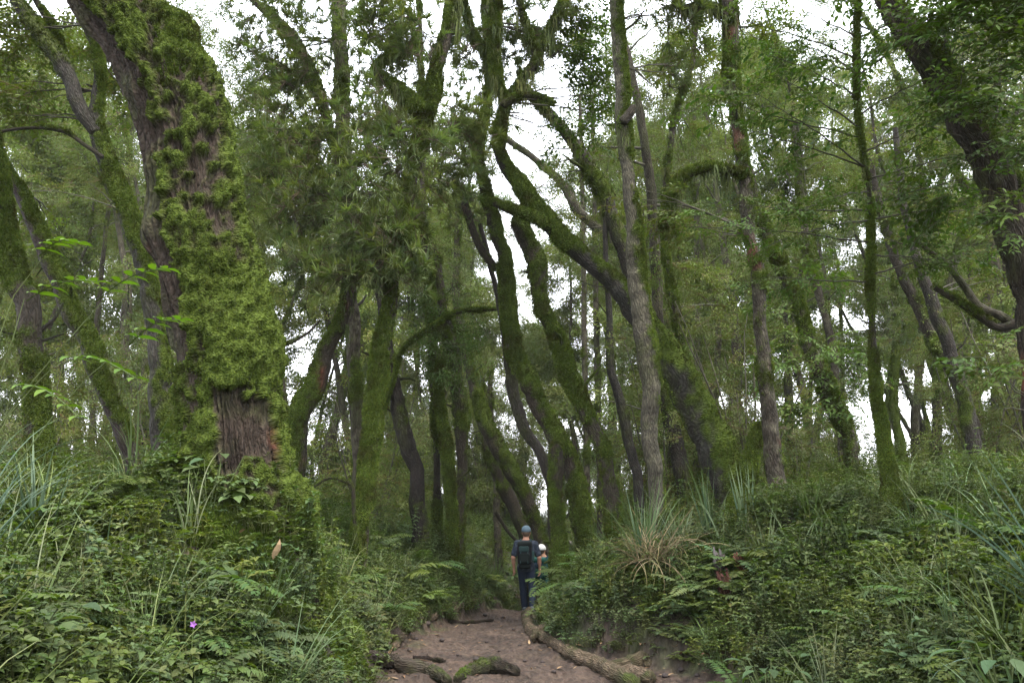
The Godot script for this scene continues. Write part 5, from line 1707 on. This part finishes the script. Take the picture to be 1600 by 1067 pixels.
func walker(root: Node3D, j: Dictionary, c: Dictionary) -> void:
	var fm := plain(0.85, 0.3)
	var sm := plain(0.55, 0.4)
	var H: Vector3 = j.head
	var neck: Vector3 = j.neck
	var pel: Vector3 = j.pelvis
	var chest := neck.lerp(pel, 0.32)
	var waist := neck.lerp(pel, 0.72)
	var face: Vector3 = j.face
	var lat := Vector3.UP.cross(face).normalized() * -1.0
	var body := MB.new()
	var bones := [[H + Vector3(0, 0.03, 0) - face * 0.01, H + Vector3(0, -0.03, 0) + face * 0.01, 0.092, 0.08, 0.03],
		[H + face * 0.03 + Vector3(0, -0.075, 0), H + face * 0.055 + Vector3(0, -0.09, 0), 0.048, 0.036, 0.04],
		[H + Vector3(0, -0.07, 0), neck, 0.055, 0.058, 0.04],
		[H + face * 0.088 + Vector3(0, 0.0, 0), H + face * 0.112 + Vector3(0, -0.028, 0), 0.011, 0.015, 0.015],
		[H + face * 0.083 + Vector3(0, -0.062, 0) - lat * 0.02, H + face * 0.083 + Vector3(0, -0.062, 0) + lat * 0.02, 0.011, 0.011, 0.008],
		[neck + Vector3(0, -0.04, 0), chest, 0.085, 0.125, 0.06], [chest - lat * 0.06, chest + lat * 0.06, 0.115, 0.115, 0.06],
		[chest, waist, 0.125, 0.115, 0.08], [waist, pel, 0.115, 0.125, 0.08], [pel - lat * 0.06, pel + lat * 0.06, 0.115, 0.115, 0.06]]
	for s in 2:
		var g := -1.0 if s == 0 else 1.0
		bones.append([H + lat * g * 0.083 + Vector3(0, 0.012, 0), H + lat * g * 0.09 + Vector3(0, -0.028, 0) + face * 0.01, 0.016, 0.012, 0.01])
		bones.append([H + lat * g * 0.032 + face * 0.08 + Vector3(0, 0.004, 0), H + lat * g * 0.034 + face * 0.081 + Vector3(0, 0.004, 0), 0.013, 0.013, 0.008])
		var a: Array = j.arms[s]
		bones.append([neck + Vector3(0, -0.05, 0), a[0], 0.06, 0.058, 0.06])
		bones.append([a[0], a[1], 0.054, 0.041, 0.03])
		bones.append([a[1], a[1].lerp(a[2], 0.4), 0.042, 0.04, 0.03])
		bones.append([a[1].lerp(a[2], 0.4), a[2], 0.04, 0.026, 0.02])
		var l: Array = j.legs[s]
		bones.append([l[0], l[1], 0.092, 0.06, 0.05])
		bones.append([l[1], l[1].lerp(l[2], 0.35), 0.058, 0.06, 0.03])
		bones.append([l[1].lerp(l[2], 0.35), l[2], 0.058, 0.038, 0.03])
		bones.append([l[2], l[2] + l[3] * 0.16 + Vector3(0, -0.045, 0), 0.038, 0.03, 0.03])
	skin(bones, [], 0.013, c.skin, body)
	for s in 2:
		var a: Array = j.arms[s]
		skin(hand_bones(a[2], a[3], a[4]), [], 0.0045, c.skin, body)
	cloth_part("body", root, body, sm)
	# shirt or jacket
	var mb := MB.new()
	var ex: float = c.get("loose", 0.014)
	var top := [[neck + Vector3(0, -0.045, 0), chest, 0.088 + ex, 0.128 + ex, 0.06], [chest - lat * 0.065, chest + lat * 0.065, 0.118 + ex, 0.118 + ex, 0.06], [chest, waist, 0.128 + ex, 0.124 + ex, 0.08], [waist, pel + Vector3(0, -0.03, 0), 0.124 + ex, 0.142 + ex, 0.08], [pel - lat * 0.05, pel + lat * 0.05, 0.122 + ex, 0.122 + ex, 0.05]]
	for s in 2:
		var a: Array = j.arms[s]
		var sleeve: float = c.sleeve
		top.append([neck + Vector3(0, -0.05, 0), a[0], 0.066 + ex, 0.066 + ex, 0.06])
		if sleeve <= 1.0:
			top.append([a[0], a[0].lerp(a[1], sleeve), 0.062 + ex, 0.058 + ex, 0.03])
		else:
			top.append([a[0], a[1], 0.062 + ex, 0.052 + ex, 0.03])
			top.append([a[1], a[1].lerp(a[2], 0.9), 0.052 + ex, 0.034 + ex, 0.03])
	skin(top, [[Vector3.UP, neck.y + 0.02], [Vector3.DOWN, -(pel.y - 0.10)]], 0.013, c.top, mb)
	for k in mb.v.size():
		var nz := noise_c.get_noise_3dv(mb.v[k] * 90.0)
		mb.c[k] = (c.top as Color).lerp(c.top2, smoothstep(0.02, 0.25, nz))
	cloth_part(c.top_name, root, mb, fm)
	mb = MB.new()
	var tr := [[pel + Vector3(0, 0.06, 0), pel, 0.128, 0.132, 0.05], [pel - lat * 0.06, pel + lat * 0.06, 0.124, 0.124, 0.06]]
	for s in 2:
		var l: Array = j.legs[s]
		tr.append([l[0], l[1], 0.104, 0.078, 0.04])
		tr.append([l[1], l[1].lerp(l[2], 0.35), 0.078, 0.076, 0.03])
		tr.append([l[1].lerp(l[2], 0.35), l[1].lerp(l[2], 0.97), 0.075, 0.07, 0.03])
	skin(tr, [[Vector3.UP, pel.y + 0.08]], 0.013, c.legs, mb)
	cloth_part("trousers", root, mb, fm)
	for s in 2:
		var l: Array = j.legs[s]
		mb = MB.new()
		var heel: Vector3 = l[2] + Vector3(0, -0.045, 0) - l[3] * 0.045
		skin([[heel, l[2] + l[3] * 0.08 + Vector3(0, -0.05, 0), 0.044, 0.044, 0.03], [l[2] + l[3] * 0.08 + Vector3(0, -0.05, 0), l[2] + l[3] * 0.18 + Vector3(0, -0.062, 0), 0.044, 0.036, 0.03], [l[2] + Vector3(0, 0.03, 0), l[2] + Vector3(0, -0.03, 0), 0.047, 0.045, 0.03]], [], 0.009, c.shoe, mb)
		var shoe := cloth_part("shoe", root, mb, fm)
		mb = MB.new()
		var m: Vector3 = l[2] + l[3] * 0.065 + Vector3(0, -0.093, 0)
		rounded_box(mb, m, Vector3(0.045, 0.012, 0.14), 0.011, Color(0.3, 0.3, 0.3), Basis.looking_at(l[3], Vector3.UP))
		cloth_part("sole", shoe, mb, fm)
	# cap
	mb = MB.new()
	skin([[H + Vector3(0, 0.045, 0) - face * 0.012, H + Vector3(0, 0.03, 0) + face * 0.012, 0.104, 0.104, 0.03]], [[Vector3.DOWN, -(H.y + 0.008)]], 0.011, c.cap, mb)
	var cap := cloth_part("cap", root, mb, fm)
	mb = MB.new()
	var r0 := mb.v.size()
	for k in 9:
		var a := lerpf(-1.1, 1.1, k / 8.0)
		var dd := face * cos(a) + lat * sin(a)
		mb.point(H + dd * 0.09 + Vector3(0, 0.02, 0), c.cap)
		mb.point(H + dd * 0.09 + face * 0.075 * cos(a * 0.8) + Vector3(0, 0.004, 0), c.cap)
		mb.point(H + dd * 0.09 + Vector3(0, 0.014, 0), c.cap)
	for k in 8:
		var i := r0 + k * 3
		mb.quad(i, i + 1, i + 4, i + 3)
		mb.quad(i + 1, i + 2, i + 5, i + 4)
	cloth_part("peak", cap, mb, fm)
	mb = MB.new()
	skin([[H + Vector3(0, 0.0, 0) - face * 0.02, H + Vector3(0, -0.02, 0) - face * 0.03, 0.093, 0.08, 0.02]], [[Vector3.UP, H.y + 0.012], [face, H.dot(face) - 0.01]], 0.012, c.hair, mb)
	cloth_part("hair", root, mb, fm)
	# backpack
	var bp := MB.new()
	var bc := chest.lerp(waist, 0.5) - face * 0.235 + Vector3(0, 0.03, 0)
	var turn := Basis.looking_at(face, Vector3.UP)
	rounded_box(bp, bc, Vector3(0.155, 0.235, 0.085), 0.06, c.pack, turn)
	var pack := cloth_part("backpack", root, bp, fm)
	var bits := [["lid", bc + Vector3(0, 0.2, 0) - face * 0.01, Vector3(0.15, 0.055, 0.095), 0.045, c.pack * 1.5], ["front_pocket", bc + Vector3(0, -0.1, 0) - face * 0.085, Vector3(0.12, 0.1, 0.05), 0.035, c.pack * 0.8], ["upper_pocket", bc + Vector3(-0.01, 0.09, 0) - face * 0.075, Vector3(0.11, 0.06, 0.035), 0.03, c.pack2], ["rolled_mat", bc + Vector3(0.0, -0.27, 0) - face * 0.01, Vector3(0.13, 0.05, 0.06), 0.045, c.pack * 0.9], ["side_bottle", bc + lat * 0.17 + Vector3(0, -0.06, 0), Vector3(0.036, 0.11, 0.036), 0.034, c.pack2 * 1.3]]
	for b in bits:
		var q := MB.new()
		rounded_box(q, b[1], b[2], b[3], b[4], turn)
		cloth_part(b[0], pack, q, fm)
	for s in 2:
		var g := -1.0 if s == 0 else 1.0
		var q := MB.new()
		var run := [bc + lat * g * 0.09 + Vector3(0, 0.2, 0) + face * 0.05, neck + lat * g * 0.105 + Vector3(0, 0.035, 0) - face * 0.03, neck + lat * g * 0.115 + Vector3(0, 0.0, 0) + face * 0.09, chest + lat * g * 0.12 + face * 0.155, waist + lat * g * 0.165 + face * 0.04, bc + lat * g * 0.13 + Vector3(0, -0.16, 0) + face * 0.05]
		for k in run.size() - 1:
			tube_seg(q, run[k], run[k + 1], 0.02, 0.02, 8, c.pack2)
		cloth_part("shoulder_strap", pack, q, fm)
		q = MB.new()
		tube_seg(q, bc + lat * g * 0.07 + Vector3(0, 0.25, 0) - face * 0.07, bc + lat * g * 0.08 + Vector3(0, -0.2, 0) - face * 0.135, 0.009, 0.009, 6, c.pack2 * 1.6)
		cloth_part("webbing_strap", pack, q, fm)

func make_people() -> void:
	var at := on_ground(P(822, 938, 17.8).x, -17.8)
	var a := thing("person", "person in blue-grey cap, dark T-shirt and jeans with a large dark backpack, walking away", "person", at)
	var f := Vector3(0.12, 0, -1).normalized()
	walker(a, {"head": Vector3(0.01, 1.655, -0.03), "neck": Vector3(0, 1.475, 0.0), "pelvis": Vector3(0, 0.94, 0), "face": f,
		"arms": [[Vector3(-0.185, 1.405, 0), Vector3(-0.275, 1.125, 0.05), Vector3(-0.255, 0.885, -0.05), Vector3(0.05, -0.97, -0.15).normalized(), Vector3(0.25, -0.1, -0.95).normalized()], [Vector3(0.19, 1.4, 0), Vector3(0.285, 1.12, 0.045), Vector3(0.3, 0.875, -0.03), Vector3(-0.03, -0.97, -0.15).normalized(), Vector3(-0.25, -0.1, -0.95).normalized()]],
		"legs": [[Vector3(-0.085, 0.9, 0), Vector3(-0.06, 0.5, -0.14), Vector3(-0.03, 0.105, -0.16), Vector3(-0.05, 0, -1).normalized()], [Vector3(0.095, 0.9, 0), Vector3(0.135, 0.5, 0.02), Vector3(0.125, 0.15, 0.24), Vector3(0.12, -0.25, -1).normalized()]]},
		{"skin": Color(0.42, 0.22, 0.15), "top": Color(0.022, 0.03, 0.045), "top2": Color(0.05, 0.062, 0.085), "top_name": "shirt", "sleeve": 0.72, "legs": Color(0.018, 0.026, 0.045), "shoe": Color(0.12, 0.13, 0.14), "cap": Color(0.1, 0.15, 0.19), "hair": Color(0.1, 0.07, 0.05), "pack": Color(0.008, 0.011, 0.013), "pack2": Color(0.02, 0.04, 0.042)})
	at = on_ground(P(851, 938, 19.8).x, -19.8)
	var b := thing("person", "person in white cap and teal jacket, mostly hidden ahead of the backpacked walker", "person", at)
	f = Vector3(0.5, 0, -0.87).normalized()
	walker(b, {"head": Vector3(-0.06, 1.6, -0.04), "neck": Vector3(0, 1.43, 0.0), "pelvis": Vector3(0.02, 0.9, 0.03), "face": f,
		"arms": [[Vector3(-0.16, 1.36, -0.08), Vector3(-0.22, 1.1, -0.2), Vector3(-0.12, 0.95, -0.36), Vector3(0.4, -0.3, -0.85).normalized(), Vector3(0.3, 0.9, -0.1).normalized()], [Vector3(0.16, 1.36, 0.08), Vector3(0.36, 1.2, 0.02), Vector3(0.52, 1.24, -0.16), Vector3(0.75, 0.1, -0.6).normalized(), Vector3(-0.1, 0.98, 0.1).normalized()]],
		"legs": [[Vector3(-0.06, 0.87, 0.0), Vector3(-0.06, 0.48, -0.08), Vector3(-0.08, 0.105, -0.04), f], [Vector3(0.1, 0.87, 0.06), Vector3(0.13, 0.48, 0.0), Vector3(0.12, 0.105, 0.1), f]]},
		{"skin": Color(0.32, 0.17, 0.11), "top": Color(0.02, 0.095, 0.1), "top2": Color(0.025, 0.12, 0.12), "top_name": "jacket", "sleeve": 2.0, "loose": 0.028, "legs": Color(0.012, 0.012, 0.014), "shoe": Color(0.03, 0.03, 0.03), "cap": Color(0.72, 0.72, 0.72), "hair": Color(0.03, 0.02, 0.015), "pack": Color(0.012, 0.05, 0.04), "pack2": Color(0.015, 0.03, 0.05)})


func _ready() -> void:
	rng.seed = 20240611
	for k in [[noise_a, 3, 0.06, 3], [noise_b, 8, 0.06, 4], [noise_c, 21, 0.15, 3]]:
		var n: FastNoiseLite = k[0]
		n.seed = k[1]
		n.noise_type = FastNoiseLite.TYPE_SIMPLEX_SMOOTH
		n.frequency = k[2]
		n.fractal_type = FastNoiseLite.FRACTAL_FBM
		n.fractal_octaves = k[3]
	camera_and_light()
	make_materials()
	make_library()
	make_terrain()
	make_trees()
	make_background()
	make_undergrowth()
	make_details()
	make_people()

func camera_and_light() -> void:
	var cam := Camera3D.new()
	cam.name = "camera"
	cam.position = EYE
	cam.rotation.x = PITCH
	cam.fov = rad_to_deg(2.0 * atan(533.5 / FOCAL))
	cam.far = 400.0
	cam.near = 0.05
	add_child(cam)
	cam.current = true
	var env := Environment.new()
	env.background_mode = Environment.BG_SKY
	var sky := Sky.new()
	var sm := ProceduralSkyMaterial.new()
	sm.sky_top_color = Color(0.84, 0.86, 0.90)
	sm.sky_horizon_color = Color(0.92, 0.92, 0.94)
	sm.sky_curve = 0.2
	sm.ground_bottom_color = Color(0.12, 0.13, 0.1)
	sm.ground_horizon_color = Color(0.35, 0.38, 0.33)
	sm.energy_multiplier = 1.0
	sky.sky_material = sm
	env.sky = sky
	env.tonemap_mode = Environment.TONE_MAPPER_LINEAR
	env.fog_enabled = true
	env.fog_density = 0.0003
	env.fog_light_color = Color(0.9, 0.93, 0.9)
	env.tonemap_exposure = 6.6
	env.sdfgi_enabled = true
	env.ssao_enabled = true
	env.ssil_enabled = true
	var we := WorldEnvironment.new()
	we.name = "environment"
	we.environment = env
	add_child(we)
	var sun := DirectionalLight3D.new()
	sun.name = "sun"
	sun.light_energy = 0.4
	sun.light_color = Color(1.0, 0.97, 0.92)
	sun.light_angular_distance = 20.0
	sun.shadow_enabled = true
	sun.rotation_degrees = Vector3(-62, 35, 0)
	add_child(sun)
